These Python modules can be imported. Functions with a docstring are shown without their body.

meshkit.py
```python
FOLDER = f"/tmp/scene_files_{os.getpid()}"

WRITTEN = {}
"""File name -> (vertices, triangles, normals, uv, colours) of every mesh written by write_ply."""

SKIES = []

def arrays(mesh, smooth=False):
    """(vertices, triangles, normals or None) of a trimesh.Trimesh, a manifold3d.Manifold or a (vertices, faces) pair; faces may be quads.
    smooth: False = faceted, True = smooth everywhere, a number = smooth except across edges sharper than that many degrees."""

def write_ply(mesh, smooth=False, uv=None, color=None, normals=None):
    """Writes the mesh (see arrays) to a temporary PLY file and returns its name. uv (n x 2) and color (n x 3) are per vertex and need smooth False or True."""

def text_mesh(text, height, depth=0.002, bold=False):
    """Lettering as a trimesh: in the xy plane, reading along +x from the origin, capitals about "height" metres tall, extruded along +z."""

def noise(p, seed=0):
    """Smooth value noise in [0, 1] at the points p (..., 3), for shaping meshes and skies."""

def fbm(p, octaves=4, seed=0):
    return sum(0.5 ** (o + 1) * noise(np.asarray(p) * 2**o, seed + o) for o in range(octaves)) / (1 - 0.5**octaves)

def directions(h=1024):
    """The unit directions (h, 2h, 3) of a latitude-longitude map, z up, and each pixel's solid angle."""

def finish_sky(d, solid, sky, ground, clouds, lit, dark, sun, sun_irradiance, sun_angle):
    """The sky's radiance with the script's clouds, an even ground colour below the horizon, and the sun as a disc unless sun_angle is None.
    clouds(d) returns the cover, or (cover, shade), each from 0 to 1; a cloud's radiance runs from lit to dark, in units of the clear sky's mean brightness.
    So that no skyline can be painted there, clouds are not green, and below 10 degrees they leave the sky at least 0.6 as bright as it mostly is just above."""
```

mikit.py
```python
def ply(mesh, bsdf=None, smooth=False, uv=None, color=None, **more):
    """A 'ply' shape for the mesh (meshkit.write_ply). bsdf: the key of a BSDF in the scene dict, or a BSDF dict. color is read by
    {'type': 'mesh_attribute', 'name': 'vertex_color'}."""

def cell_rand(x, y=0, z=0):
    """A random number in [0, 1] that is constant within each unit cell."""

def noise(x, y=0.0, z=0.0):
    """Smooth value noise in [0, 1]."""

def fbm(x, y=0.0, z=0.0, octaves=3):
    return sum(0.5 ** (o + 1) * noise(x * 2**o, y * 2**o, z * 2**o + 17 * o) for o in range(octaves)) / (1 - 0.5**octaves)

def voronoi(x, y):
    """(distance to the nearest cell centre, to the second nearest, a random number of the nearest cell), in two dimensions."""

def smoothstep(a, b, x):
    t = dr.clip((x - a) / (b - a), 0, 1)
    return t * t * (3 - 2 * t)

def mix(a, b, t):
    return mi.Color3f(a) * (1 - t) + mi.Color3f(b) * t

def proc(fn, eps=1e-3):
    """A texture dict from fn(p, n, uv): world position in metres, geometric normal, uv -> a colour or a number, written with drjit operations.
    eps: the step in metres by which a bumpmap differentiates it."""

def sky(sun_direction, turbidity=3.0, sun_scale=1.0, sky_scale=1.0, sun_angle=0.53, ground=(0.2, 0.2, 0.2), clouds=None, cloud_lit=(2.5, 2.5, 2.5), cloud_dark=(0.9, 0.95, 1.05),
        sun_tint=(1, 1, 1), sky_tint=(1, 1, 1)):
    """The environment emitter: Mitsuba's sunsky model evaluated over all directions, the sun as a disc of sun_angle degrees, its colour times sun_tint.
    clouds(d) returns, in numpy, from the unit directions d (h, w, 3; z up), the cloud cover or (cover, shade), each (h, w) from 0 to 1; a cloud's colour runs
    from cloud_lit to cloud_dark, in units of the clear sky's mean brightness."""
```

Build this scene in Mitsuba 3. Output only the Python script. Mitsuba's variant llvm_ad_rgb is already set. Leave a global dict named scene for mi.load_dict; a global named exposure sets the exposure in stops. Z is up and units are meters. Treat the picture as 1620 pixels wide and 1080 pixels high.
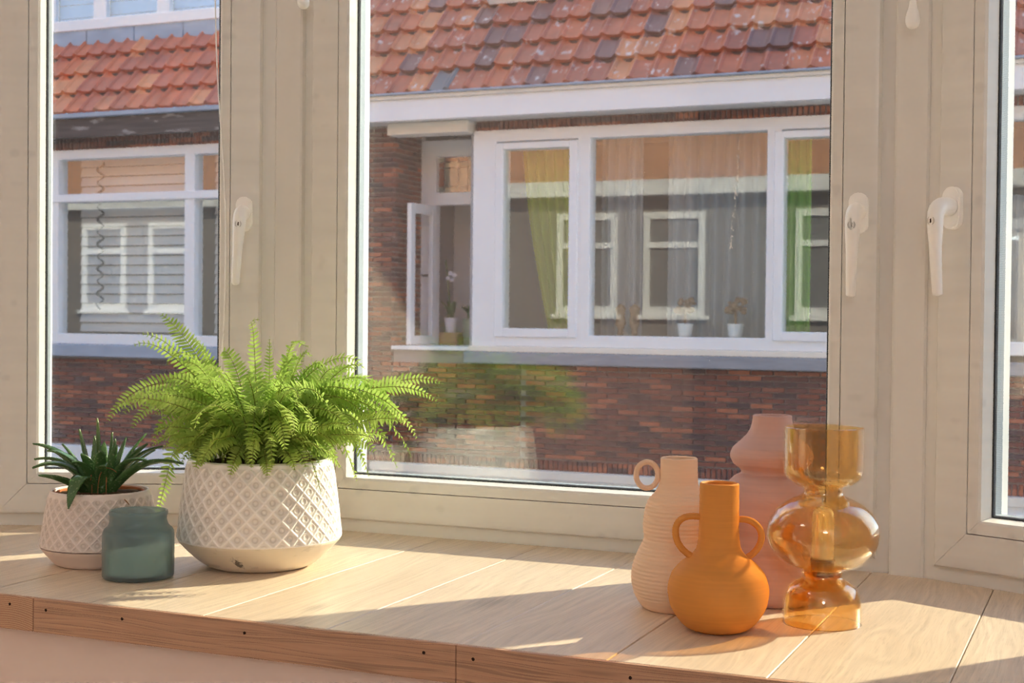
import math, random
import numpy as np
import trimesh
import drjit as dr
import mitsuba as mi
import mikit
import meshkit
from mikit import proc, fbm, noise, cell_rand, smoothstep, mix
from shapely.geometry import Polygon, box as sbox

T = mi.ScalarTransform4f
scene, labels = {}, {}
exposure = 0.0

# ------------------------------------------------------------------ camera
CAM = np.array([[0.91914, 0.39380, 0.00988], [0.01595, -0.01214, -0.99980], [-0.39360, 0.91912, -0.01744]])   # right, down, forward
m4 = np.eye(4)
m4[:3, 0], m4[:3, 1], m4[:3, 2], m4[:3, 3] = -CAM[0], -CAM[1], CAM[2], (0, 0, 0.36)
scene['camera'] = {'type': 'thinlens', 'fov': 2 * math.degrees(math.atan(810 / 2236.5)), 'fov_axis': 'x', 'near_clip': 0.05, 'far_clip': 300.0,
                   'aperture_radius': 0.0013, 'focus_distance': 1.72, 'to_world': T(m4.tolist())}

# ------------------------------------------------------------------ sky, sun, added fill light
SUN_AZ, SUN_EL = math.radians(36.9), math.radians(29.0)
sun = (math.sin(SUN_AZ) * math.cos(SUN_EL), math.cos(SUN_AZ) * math.cos(SUN_EL), math.sin(SUN_EL))


def clouds(d):
    f = meshkit.fbm(d * np.array([2.2, 2.2, 5.0]) + 3.1, 4, 5)
    return np.clip((f - 0.40) * 3.5, 0, 0.75), np.clip((f - 0.6) * 2, 0, 0.5)


scene['sky'] = mikit.sky(sun, turbidity=3.0, sun_scale=0.80, sky_scale=1.0, ground=(0.32, 0.30, 0.28), clouds=clouds,
                         cloud_lit=(2.3, 2.25, 2.2), cloud_dark=(1.0, 1.02, 1.08), sun_tint=(0.91, 1.0, 1.08), sky_tint=(0.86, 1.05, 1.36))
exposure = 3.3
FILL = (0.98, 0.98, 0.98)  # radiance of the added, unseen fill lights in the room

# ------------------------------------------------------------------ helpers


def key_free(k):
    if k not in scene:
        return k
    n = 1
    while f'{k}_{n:03d}' in scene:
        n += 1
    return f'{k}_{n:03d}'


roots = set()


def root_free(k):
    if k not in roots:
        roots.add(k)
        return k
    n = 1
    while f'{k}_{n:03d}' in roots:
        n += 1
    roots.add(f'{k}_{n:03d}')
    return f'{k}_{n:03d}'


def add(key, mesh, mat, smooth=False, **more):
    k = key_free(key)
    scene[k] = mikit.ply(mesh, mat, smooth=smooth, **more)
    return k


def put(key, shape, M=None, mat=None):
    """another entry of a shape that exists: its ply dict with another to_world"""
    k = key_free(key)
    d = dict(shape)
    if M is not None:
        d['to_world'] = M
    if mat is not None:
        d['bsdf'] = {'type': 'ref', 'id': mat}
    scene[k] = d
    return k


def lab(key, label=None, cat=None, group=None, kind=None):
    d = {}
    if label: d['label'] = label
    if cat: d['category'] = cat
    if group: d['group'] = group
    if kind: d['kind'] = kind
    labels[key] = d


def join(ms):
    return trimesh.util.concatenate([m if isinstance(m, trimesh.Trimesh) else trimesh.Trimesh(np.asarray(m[0], float), np.asarray(m[1]), process=False) for m in ms])


def bx(x0, x1, y0, y1, z0, z1, c=0.0):
    x0, x1 = min(x0, x1), max(x0, x1)
    y0, y1 = min(y0, y1), max(y0, y1)
    z0, z1 = min(z0, z1), max(z0, z1)
    if c <= 0:
        m = trimesh.creation.box((x1 - x0, y1 - y0, z1 - z0))
        m.apply_translation(((x0 + x1) / 2, (y0 + y1) / 2, (z0 + z1) / 2))
        return m
    pts = []
    for sx in (0, 1):
        for sy in (0, 1):
            for sz in (0, 1):
                p = np.array([(x0, x1)[sx], (y0, y1)[sy], (z0, z1)[sz]], float)
                d = np.array([1 - 2 * sx, 1 - 2 * sy, 1 - 2 * sz]) * c
                for a in range(3):
                    q = p + d
                    q[a] = p[a]
                    pts.append(q)
    return trimesh.convex.convex_hull(np.array(pts))


def prism(poly, z0, z1):
    """upright prism of a plan polygon"""
    g = Polygon(poly)
    m = trimesh.creation.extrude_polygon(g, z1 - z0, engine='earcut')
    m.apply_translation((0, 0, z0))
    return m


def plank_mesh(g, z0, z1, c=0.0007):
    """a convex plan polygon extruded, its top edges chamfered"""
    rings = [(np.array(g.exterior.coords)[:-1], z0), (np.array(g.exterior.coords)[:-1], z1 - c)]
    base = rings[0][0]
    cen = base.mean(0)
    n = len(base)
    ins = []
    area = np.cross(np.append(base[1] - base[0], 0), np.append(base[2] - base[1], 0))[2]
    s = 1 if area > 0 else -1
    for i in range(n):
        a, b, d = base[i - 1], base[i], base[(i + 1) % n]
        e1, e2 = (b - a) / np.linalg.norm(b - a), (d - b) / np.linalg.norm(d - b)
        n1, n2 = np.array([-e1[1], e1[0]]) * s, np.array([-e2[1], e2[0]]) * s
        bis = (n1 + n2) / (1 + n1 @ n2)
        ins.append(b + bis * c)
    rings.append((np.array(ins), z1))
    v = np.vstack([np.column_stack([r, np.full(n, z)]) for r, z in rings])
    f = []
    for k in range(2):
        for i in range(n):
            j = (i + 1) % n
            q = [k * n + i, k * n + j, (k + 1) * n + j, (k + 1) * n + i]
            f += [[q[0], q[1], q[2]], [q[0], q[2], q[3]]]
    for i in range(1, n - 1):
        f.append([2 * n, 2 * n + i, 2 * n + i + 1])
        f.append([0, i + 1, i])
    f = np.array(f)
    if s < 0:
        f = f[:, ::-1]
    return v, f


def lathe(prof, seg=96, cen=(0, 0, 0), cap=True):
    """revolve (r, z) points about z; open profile, closed at an end whose r is 0"""
    prof = np.asarray(prof, float)
    th = np.arange(seg) * 2 * np.pi / seg
    n = len(prof)
    v = np.stack([prof[:, None, 0] * np.cos(th), prof[:, None, 0] * np.sin(th), np.repeat(prof[:, 1:], seg, 1)], -1).reshape(-1, 3) + np.array(cen)
    i, j = np.meshgrid(np.arange(n - 1), np.arange(seg), indexing='ij')
    q = np.stack([i * seg + j, i * seg + (j + 1) % seg, (i + 1) * seg + (j + 1) % seg, (i + 1) * seg + j], -1).reshape(-1, 4)
    f = np.vstack([q[:, [0, 1, 2]], q[:, [0, 2, 3]]])
    m = trimesh.Trimesh(v, f, process=False)
    m.merge_vertices(digits_vertex=7)
    m.update_faces(m.nondegenerate_faces())
    return m


def curve(pts, n=60):
    """a smooth curve through points (centripetal-like cubic on chord length)"""
    from scipy.interpolate import PchipInterpolator
    pts = np.asarray(pts, float)
    t = np.concatenate([[0], np.cumsum(np.linalg.norm(np.diff(pts, axis=0), axis=1))])
    u = np.linspace(0, t[-1], n)
    return np.column_stack([PchipInterpolator(t, pts[:, k])(u) for k in range(pts.shape[1])])


def spline(pts, n=60):
    from scipy.interpolate import CubicSpline
    pts = np.asarray(pts, float)
    t = np.concatenate([[0], np.cumsum(np.linalg.norm(np.diff(pts, axis=0), axis=1) ** 0.8)])
    return CubicSpline(t, pts)(np.linspace(0, t[-1], n))


def shell(outer, t, floor=None):
    """(r, z) of a hollow vessel: the outer profile bottom to top, a rounded lip, the inner wall back down"""
    o = np.asarray(outer, float)
    d = np.gradient(o, axis=0)
    d /= np.linalg.norm(d, axis=1, keepdims=True) + 1e-12
    inn = o - np.column_stack([d[:, 1], -d[:, 0]]) * t
    floor = o[0, 1] + t if floor is None else floor
    inn = inn[(inn[:, 1] > floor) & (inn[:, 0] > 0.002)]
    top = o[-1] + (inn[-1] - o[-1]) / 2 + d[-1] * t * 0.35
    return np.vstack([[(0, o[0, 1])], o, [top], inn[::-1], [(0, floor)]])


def sweep(pts, rad, seg=16, flat=1.0, cap=True, up=(0, 0, 1)):
    """a round tube along points, radius per point; closed with end caps"""
    p = np.asarray(pts, float)
    r = np.broadcast_to(np.asarray(rad, float), (len(p),))
    t = np.gradient(p, axis=0)
    t /= np.linalg.norm(t, axis=1, keepdims=True) + 1e-12
    a = np.cross(t[0], up if abs(np.dot(t[0], up)) < 0.95 else (1, 0, 0))
    a /= np.linalg.norm(a)
    A = []
    for k in range(len(p)):
        a = a - t[k] * (a @ t[k])
        a /= np.linalg.norm(a)
        A.append(a)
    A = np.array(A)
    Bn = np.cross(t, A)
    ang = np.arange(seg) * 2 * np.pi / seg
    v = p[:, None] + r[:, None, None] * (np.cos(ang)[None, :, None] * A[:, None] + flat * np.sin(ang)[None, :, None] * Bn[:, None])
    n = len(p)
    i, j = np.meshgrid(np.arange(n - 1), np.arange(seg), indexing='ij')
    q = np.stack([i * seg + j, i * seg + (j + 1) % seg, (i + 1) * seg + (j + 1) % seg, (i + 1) * seg + j], -1).reshape(-1, 4)
    f = [q[:, [0, 1, 2]], q[:, [0, 2, 3]]]
    v = v.reshape(-1, 3)
    if cap:
        v = np.vstack([v, p[0], p[-1]])
        k = np.arange(seg)
        f += [np.stack([(k + 1) % seg, k, k * 0 + n * seg], 1), np.stack([(n - 1) * seg + k, (n - 1) * seg + (k + 1) % seg, k * 0 + n * seg + 1], 1)]
    m = trimesh.Trimesh(v, np.vstack(f), process=False)
    if m.volume < 0:
        m.invert()
    return m


# ------------------------------------------------------------------ materials


def mat(name, color, rough=0.5, spec=0.5, **more):
    c = color if isinstance(color, dict) else {'type': 'rgb', 'value': list(color)}
    scene[name] = {'type': 'twosided', 'b': {'type': 'principled', 'base_color': c, 'roughness': rough, 'specular': spec, **more}}


def oak(p, n, uv):
    k = dr.floor((p.x + 0.148) / 0.17 + 40.0)
    r1, r2, r3 = cell_rand(k, 3), cell_rand(k, 7), cell_rand(k, 11)
    lx = p.x + 0.148 + 6.8 - k * 0.17 - 0.085
    warp = (fbm(p.x * 14 + r1 * 50, p.y * 3.0 + r2 * 30, 0, 3) - 0.5)
    ring = (lx + (r1 - 0.5) * 0.08) * 260 + warp * 22 + dr.square(p.y - 1.45 - 0.5 * r3) * 30
    g = dr.sin(ring + 3.0 * dr.sin(ring * 0.37)) * 0.5 + 0.5
    fine = fbm(p.x * 520 + warp * 20, p.y * 16, r1 * 9, 3)
    pores = smoothstep(0.66, 0.82, noise(p.x * 1100, p.y * 45 + r2 * 20, r3 * 5))
    blotch = fbm(p.x * 7 + r3 * 9, p.y * 4, r2 * 5, 2)
    c = mix((0.520, 0.400, 0.288), (0.610, 0.495, 0.380), 0.7 * r2 + 0.3 * blotch)
    c = c * (0.95 + 0.07 * g + 0.22 * (fine - 0.5)) * (1.0 - 0.07 * pores)
    knot = smoothstep(0.06, 0.0, dr.sqrt(dr.square((p.x + 0.72) * 2.2) + dr.square(p.y - 1.62)) + (fine - 0.5) * 0.03)
    knot2 = smoothstep(0.04, 0.0, dr.sqrt(dr.square((p.x + 0.90) * 2.0) + dr.square(p.y - 1.50)) + (fine - 0.5) * 0.03)
    return c * (1.0 - 0.22 * dr.maximum(knot, knot2))


mat('oak', proc(oak), 0.34, 0.7)


def oak_edge(p, n, uv):
    k = dr.floor(p.x * 1.0 + 40)
    w = fbm(p.x * 3, p.z * 30, 2.0, 3)
    fine = fbm(p.x * 12, p.z * 900 + w * 25, 1.0, 3)
    lines = smoothstep(0.45, 0.85, noise(p.x * 14, p.z * 1100 + w * 30, 4.0))
    end = smoothstep(-1.251, -1.2505, p.x)
    rings = dr.sin((dr.sqrt(dr.square((p.x + 1.29) * 0.6) + dr.square(p.z + 0.075)) + 0.006 * w) * 2400) * 0.5 + 0.5
    c1 = mix((0.385, 0.21, 0.13), (0.50, 0.295, 0.19), fine) * (1.0 - 0.30 * lines)
    c0 = mix((0.50, 0.30, 0.19), (0.36, 0.19, 0.11), rings)
    return mix(c0, c1, end)


mat('oak_edge', proc(oak_edge), 0.45, 0.4)
mat('hole', (0.03, 0.015, 0.01), 0.9, 0.1)
mat('cream_paint', (0.715, 0.695, 0.655), 0.36, 0.5)
mat('cream_frame', proc(lambda p, n, uv: mi.Color3f(0.715, 0.695, 0.655) * (0.93 + 0.10 * fbm(p.x * 5, p.y * 5, p.z * 60, 3) - 0.10 * smoothstep(0.70, 0.9, fbm(p.x * 40, p.y * 40, p.z * 40, 2)))), 0.34, 0.5)
mat('white_gloss', (0.92, 0.905, 0.87), 0.22, 0.5)
mat('gasket', (0.025, 0.03, 0.035), 0.6, 0.4)
mat('chrome', (0.60, 0.58, 0.54), 0.3, 0.5, metallic=1.0)
mat('brass', (0.55, 0.40, 0.18), 0.3, 0.5, metallic=1.0)


def spacer_c(p, n, uv):
    d = dr.square(dr.maximum(0, dr.abs((p.z * 420) - dr.floor(p.z * 420) - 0.5) - 0.16))
    return mi.Color3f(0.30, 0.34, 0.38) * (0.72 + 0.28 * smoothstep(0.0, 0.01, d))


mat('spacer', proc(spacer_c), 0.4, 0.5)
mat('plaster', (0.72, 0.59, 0.53), 0.8, 0.2)
mat('plaster_side', (0.80, 0.73, 0.68), 0.8, 0.2)
mat('ceiling_white', (0.85, 0.82, 0.78), 0.9, 0.1)
mat('floor_wood', (0.56, 0.48, 0.41), 0.5, 0.4)
scene['glass_out'] = {'type': 'thindielectric', 'int_ior': 1.85, 'specular_transmittance': {'type': 'rgb', 'value': [0.95, 1.0, 0.99]}}
scene['glass'] = {'type': 'thindielectric', 'int_ior': 1.57, 'specular_transmittance': {'type': 'rgb', 'value': [0.965, 1.0, 0.99]}}
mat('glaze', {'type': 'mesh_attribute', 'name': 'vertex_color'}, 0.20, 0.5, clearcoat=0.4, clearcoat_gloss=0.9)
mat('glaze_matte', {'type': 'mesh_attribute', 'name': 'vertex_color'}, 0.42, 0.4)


def stone_base(p, n, uv):
    s = smoothstep(0.62, 0.75, fbm(p.x * 90, p.y * 90, p.z * 90, 3)) * 0.12
    dx, dz = p.x + 1.13, p.z - 0.021
    spot = smoothstep(0.0075, 0.003, dr.sqrt(dr.square(dx - 0.027) + dr.square((dz + 0.003) * 0.75)) + 0.006 * (noise(p.x * 500, p.z * 500, 1.0) - 0.4)) * smoothstep(1.70, 1.68, p.y)
    return mi.Color3f(0.70, 0.61, 0.49) * (0.98 - s) * (1 - 0.75 * spot)


mat('pot_base', proc(stone_base), 0.38, 0.4)
mat('pot_base_pink', (0.70, 0.575, 0.50), 0.6, 0.3)
mat('soil', proc(lambda p, n, uv: mix((0.05, 0.03, 0.02), (0.16, 0.10, 0.06), noise(p.x * 300, p.y * 300, p.z * 300))), 0.95, 0.1)
mat('terracotta', (0.50, 0.17, 0.07), 0.7, 0.2)
mat('orange_clay', proc(lambda p, n, uv: mi.Color3f(0.61, 0.245, 0.05) * (0.95 + 0.10 * fbm(p.x * 20, p.y * 20, p.z * 400, 2))), 0.62, 0.3)
mat('peach_clay', proc(lambda p, n, uv: mi.Color3f(0.79, 0.555, 0.385) * (0.95 + 0.10 * fbm(p.x * 20, p.y * 20, p.z * 300, 2))), 0.75, 0.25)
mat('pink_clay', proc(lambda p, n, uv: mi.Color3f(0.57, 0.36, 0.315) * (0.95 + 0.10 * fbm(p.x * 15, p.y * 15, p.z * 350, 2))), 0.7, 0.25)
scene['amber_glass'] = {'type': 'thindielectric', 'int_ior': 1.5, 'specular_transmittance': {'type': 'rgb', 'value': [0.97, 0.84, 0.605]}}
scene['clear_bulb'] = {'type': 'blendbsdf', 'weight': 0.10, 'a': {'type': 'thindielectric', 'int_ior': 1.9}, 'b': {'type': 'principledthin', 'base_color': {'type': 'rgb', 'value': [0.95, 0.93, 0.88]}, 'roughness': 0.3, 'spec_trans': 0.0, 'diff_trans': 1.0, 'eta': 1.5}}
scene['dark_amber'] = {'type': 'thindielectric', 'int_ior': 1.5, 'specular_transmittance': {'type': 'rgb', 'value': [0.93, 0.76, 0.42]}}
mat('filament', (0.98, 0.88, 0.42), 0.4, 0.5)
mat('holder', (0.12, 0.075, 0.04), 0.35, 0.5)
scene['frosted_teal'] = {'type': 'blendbsdf', 'weight': 0.5, 'a': {'type': 'thindielectric', 'int_ior': 1.5, 'specular_transmittance': {'type': 'rgb', 'value': [0.76, 0.83, 0.85]}},
                         'b': {'type': 'principledthin', 'base_color': {'type': 'rgb', 'value': [0.47, 0.55, 0.57]}, 'roughness': 0.22, 'spec_trans': 0.6, 'eta': 1.5, 'diff_trans': 0.9}}
mat('wax', (0.86, 0.83, 0.66), 0.6, 0.3)


def fern_c(p, n, uv):
    a = fbm(p.x * 45, p.y * 45, p.z * 45, 2)
    return mix((0.25, 0.42, 0.06), (0.56, 0.69, 0.19), a)


scene['fern_leaf'] = {'type': 'principledthin', 'base_color': proc(fern_c), 'roughness': 0.33, 'spec_trans': 0.0, 'diff_trans': 0.95, 'eta': 1.5}
mat('fern_stem', (0.22, 0.26, 0.05), 0.6, 0.3)


def succ_c(p, n, uv):
    spots = smoothstep(0.72, 0.80, noise(p.x * 420, p.y * 420, p.z * 420))
    tip = smoothstep(0.165, 0.21, p.z)
    c = mix((0.030, 0.085, 0.025), (0.07, 0.155, 0.045), fbm(p.x * 30, p.y * 30, p.z * 30, 2))
    c = mix(c, (0.22, 0.30, 0.08), tip * 0.6)
    return mix(c, (0.30, 0.36, 0.20), spots * 0.35)


mat('succulent_leaf', proc(succ_c), 0.32, 0.5)
mat('dry_stem', (0.25, 0.12, 0.05), 0.8, 0.2)

# outside


def tile_c(p, n, uv):
    row = dr.floor((p.z - 2.47) / 0.2467 + 20.02)
    k = dr.floor(p.x / 0.2035 + 200.0)
    a, b, c3 = cell_rand(k, row, 5), cell_rand(k, row, 8), cell_rand(k, row, 13)
    left = smoothstep(-8.0, -8.4, p.x)
    c = mix((0.45, 0.118, 0.045), (0.34, 0.098, 0.058), a)
    c = mix(c, (0.52, 0.20, 0.085), smoothstep(0.72, 0.95, b))
    dark = smoothstep(0.83, 0.86, c3) * (1 - 0.85 * left)
    c = mix(c, (0.15, 0.085, 0.085), dark * 0.85)
    lich = smoothstep(0.56, 0.72, fbm(p.x * 9, p.y * 9, p.z * 9, 3)) * smoothstep(0.45, 0.85, noise(p.x * 42, p.y * 14, p.z * 14)) * (1 - left)
    c = mix(c, (0.62, 0.58, 0.56), lich * 0.75)
    dirt = fbm(p.x * 6, p.y * 6, p.z * 6, 3)
    return c * (0.72 + 0.55 * dirt) * (1 + 0.28 * left)


mat('roof_tile', proc(tile_c), 0.40, 0.5)
mat('tile_grey', (0.16, 0.165, 0.175), 0.5, 0.4)
mat('tile_under', (0.10, 0.05, 0.035), 0.9, 0.1)


def brick_c(p, n, uv):
    row = dr.floor(p.z / 0.05 + 100.02)
    odd = row - 2 * dr.floor(row / 2)
    h = p.x + p.y
    k = dr.floor(h / 0.21 + odd * 0.5 + 200)
    a, b = cell_rand(k, row, 3), cell_rand(k, row, 9)
    c = mix((0.20, 0.062, 0.036), (0.105, 0.047, 0.042), a)
    c = mix(c, (0.31, 0.105, 0.055), smoothstep(0.72, 0.95, b))
    c = mix(c, (0.060, 0.040, 0.042), smoothstep(0.80, 0.84, cell_rand(k, row, 21)) * 0.8)
    f = fbm(p.x * 30, p.y * 30, p.z * 60, 3)
    c = c * (0.90 + 0.70 * f)
    eff = smoothstep(0.66, 0.78, fbm(p.x * 1.5, p.y * 1.5, p.z * 5, 3)) * 0.25
    return mix(c, (0.42, 0.34, 0.30), eff)


mat('brick', proc(brick_c), 0.75, 0.25)
mat('mortar', (0.30, 0.255, 0.245), 0.95, 0.1)
mat('white_paint', (0.80, 0.80, 0.80), 0.30, 0.5)
mat('cream_out', (0.78, 0.72, 0.62), 0.45, 0.4)
mat('zinc', proc(lambda p, n, uv: mix((0.24, 0.29, 0.37), (0.38, 0.44, 0.53), fbm(p.x * 3, p.y * 3, p.z * 8, 3))), 0.45, 0.5)
mat('bluestone', proc(lambda p, n, uv: mix((0.20, 0.21, 0.24), (0.33, 0.34, 0.37), fbm(p.x * 6, p.y * 20, p.z * 25, 3))), 0.6, 0.4)
mat('dark_wood', proc(lambda p, n, uv: mix(mix((0.045, 0.030, 0.026), (0.12, 0.088, 0.078), fbm(p.x * 2, p.y * 10, p.z * 40, 3)), (0.45, 0.42, 0.40), 0.5 * smoothstep(0.66, 0.8, fbm(p.x * 5, 0, p.z * 14, 3)))), 0.7, 0.3)
mat('soffit', (0.60, 0.59, 0.57), 0.7, 0.3)
mat('asphalt', (0.24, 0.245, 0.26), 0.9, 0.2)
mat('room_grey', (0.36, 0.36, 0.37), 0.9, 0.1)
mat('room_dark', (0.20, 0.18, 0.17), 0.9, 0.1)
scene['green_curtain_m'] = {'type': 'principledthin', 'base_color': {'type': 'rgb', 'value': [0.56, 0.60, 0.10]}, 'roughness': 0.9, 'diff_trans': 0.8, 'eta': 1.3}
scene['lime_curtain_m'] = {'type': 'principledthin', 'base_color': {'type': 'rgb', 'value': [0.33, 0.62, 0.10]}, 'roughness': 0.9, 'diff_trans': 0.8, 'eta': 1.3}
scene['sheer_m'] = {'type': 'principledthin', 'base_color': {'type': 'rgb', 'value': [0.52, 0.53, 0.55]}, 'roughness': 0.9, 'diff_trans': 0.9, 'eta': 1.3}
mat('blind_slat', (0.64, 0.62, 0.61), 0.5, 0.4)
mat('sky_reflection_blue', (0.26, 0.40, 0.62), 0.5, 0.4)  # colour of the sky reflection painted behind the dormer panes
mat('iron', (0.06, 0.05, 0.05), 0.5, 0.4)
mat('dried', (0.26, 0.15, 0.08), 0.9, 0.1)
mat('leaf_out', (0.06, 0.14, 0.04), 0.5, 0.4)
mat('pot_green', (0.26, 0.34, 0.22), 0.5, 0.4)
mat('crate_wood', (0.42, 0.26, 0.13), 0.7, 0.2)
mat('petal', (0.80, 0.76, 0.78), 0.7, 0.2)
for nm, c in (('stain_red', (0.30, 0.09, 0.05)), ('stain_cream', (0.50, 0.44, 0.33)), ('stain_grey', (0.28, 0.29, 0.25))):
    mat(nm, c, 0.2, 0.5)
mat('lime_mark', (0.85, 0.85, 0.85), 0.8, 0.2)
mat('own_brick', (0.20, 0.185, 0.18), 0.85, 0.2)
mat('own_tile', (0.48, 0.22, 0.11), 0.6, 0.3)

# ------------------------------------------------------------------ the bay: shell of the room
C25, S25 = math.cos(math.radians(25)), math.sin(math.radians(25))
XC = -0.78


def mir(x):
    return 2 * XC - x


def struct(key, mesh, m, label, smooth=False):
    k = add(key, mesh, m, smooth)
    lab(k, label, None, None, 'structure')
    return k


bay = [(mir(0.39), 1.42), (mir(0.24), 1.82), (mir(-0.255), 2.10), (-0.255, 2.10), (0.24, 1.82), (0.39, 1.42)]
struct('wall_front', join([prism([(-1.99, 1.42), (mir(0.29), 1.86), (mir(-0.25), 2.13), (-0.25, 2.13), (0.29, 1.86), (0.43, 1.42)], -0.75, -0.043),
                           bx(-2.4, -1.97, 1.42, 1.62, -0.75, 1.85), bx(0.41, 1.7, 1.42, 1.62, -0.75, 1.85)]), 'plaster', 'pinkish beige plaster wall under the oak windowsill')
struct('wall_bay_left', prism([(-1.97, 1.40), (mir(0.222), 1.832), (mir(0.262), 1.90), (-2.10, 1.62), (-2.10, 1.40)], -0.002, 1.85), 'cream_paint', 'narrow cheek wall at the left end of the bay')
struct('wall_bay_right', prism([(0.41, 1.40), (0.222, 1.832), (0.262, 1.90), (0.54, 1.62), (0.54, 1.40)], -0.002, 1.85), 'cream_paint', 'narrow cheek wall at the right end of the bay')
struct('wall_left', bx(-2.20, -2.06, -3.2, 1.5, -0.8, 1.9), 'plaster', 'plain plaster side wall of the room left of the bay')
struct('wall_right', bx(1.6, 1.75, -3.2, 1.5, -0.8, 1.9), 'plaster_side', 'plain plaster side wall of the room right of the bay')
struct('wall_back', bx(-2.45, 1.75, -3.2, -3.05, -0.8, 1.9), 'room_grey', 'plain plaster wall behind the camera')
struct('floor', bx(-2.45, 1.75, -3.2, 1.5, -0.85, -0.75), 'floor_wood', 'wooden room floor')
struct('ceiling', join([bx(-2.45, 1.75, -3.2, 1.45, 1.85, 1.95), prism([(-2.1, 1.40), (mir(0.30), 1.90), (mir(-0.24), 2.17), (-0.24, 2.17), (0.30, 1.90), (0.54, 1.40)], 1.80, 1.95)]), 'ceiling_white', 'white ceiling over the room and the bay')

# added fill light, unseen behind the camera: a glowing globe on a cord
for x, y, z, r in ((0.6, -1.6, 1.20, 0.30),):
    k = root_free('fill_globe')
    gl = trimesh.creation.icosphere(3, r)
    gl.apply_translation((x, y, z))
    scene[k + '__shade'] = mikit.ply(gl, 'ceiling_white', smooth=True, emitter={'type': 'area', 'radiance': {'type': 'rgb', 'value': list(FILL)}})
    add(k + '__cord', sweep([(x, y, z + r), (x, y, 1.85)], 0.004, 8), 'white_gloss')
    lab(k, 'added glowing globe, unseen behind the camera, that fills the room with light', 'lamp')

k = root_free('fill_dome')  # second added fill light, an unseen dome under the ceiling
dm = lathe([(0.0, 1.715), (0.06, 1.720), (0.12, 1.740), (0.165, 1.780), (0.175, 1.835), (0.0, 1.836)][::-1], 48, (-1.55, 0.30, 0))
if dm.volume < 0:
    dm.invert()
scene[k + '__diffuser'] = mikit.ply(dm, 'ceiling_white', smooth=40, emitter={'type': 'area', 'radiance': {'type': 'rgb', 'value': [0.5 * c for c in FILL]}})
add(k + '__base', lathe([(0, 1.836), (0.18, 1.836), (0.18, 1.85), (0, 1.85)], 48, (-1.55, 0.30, 0)), 'white_gloss')
lab(k, 'added glowing dome, unseen under the ceiling near the left side wall, for fill light', 'lamp')

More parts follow.
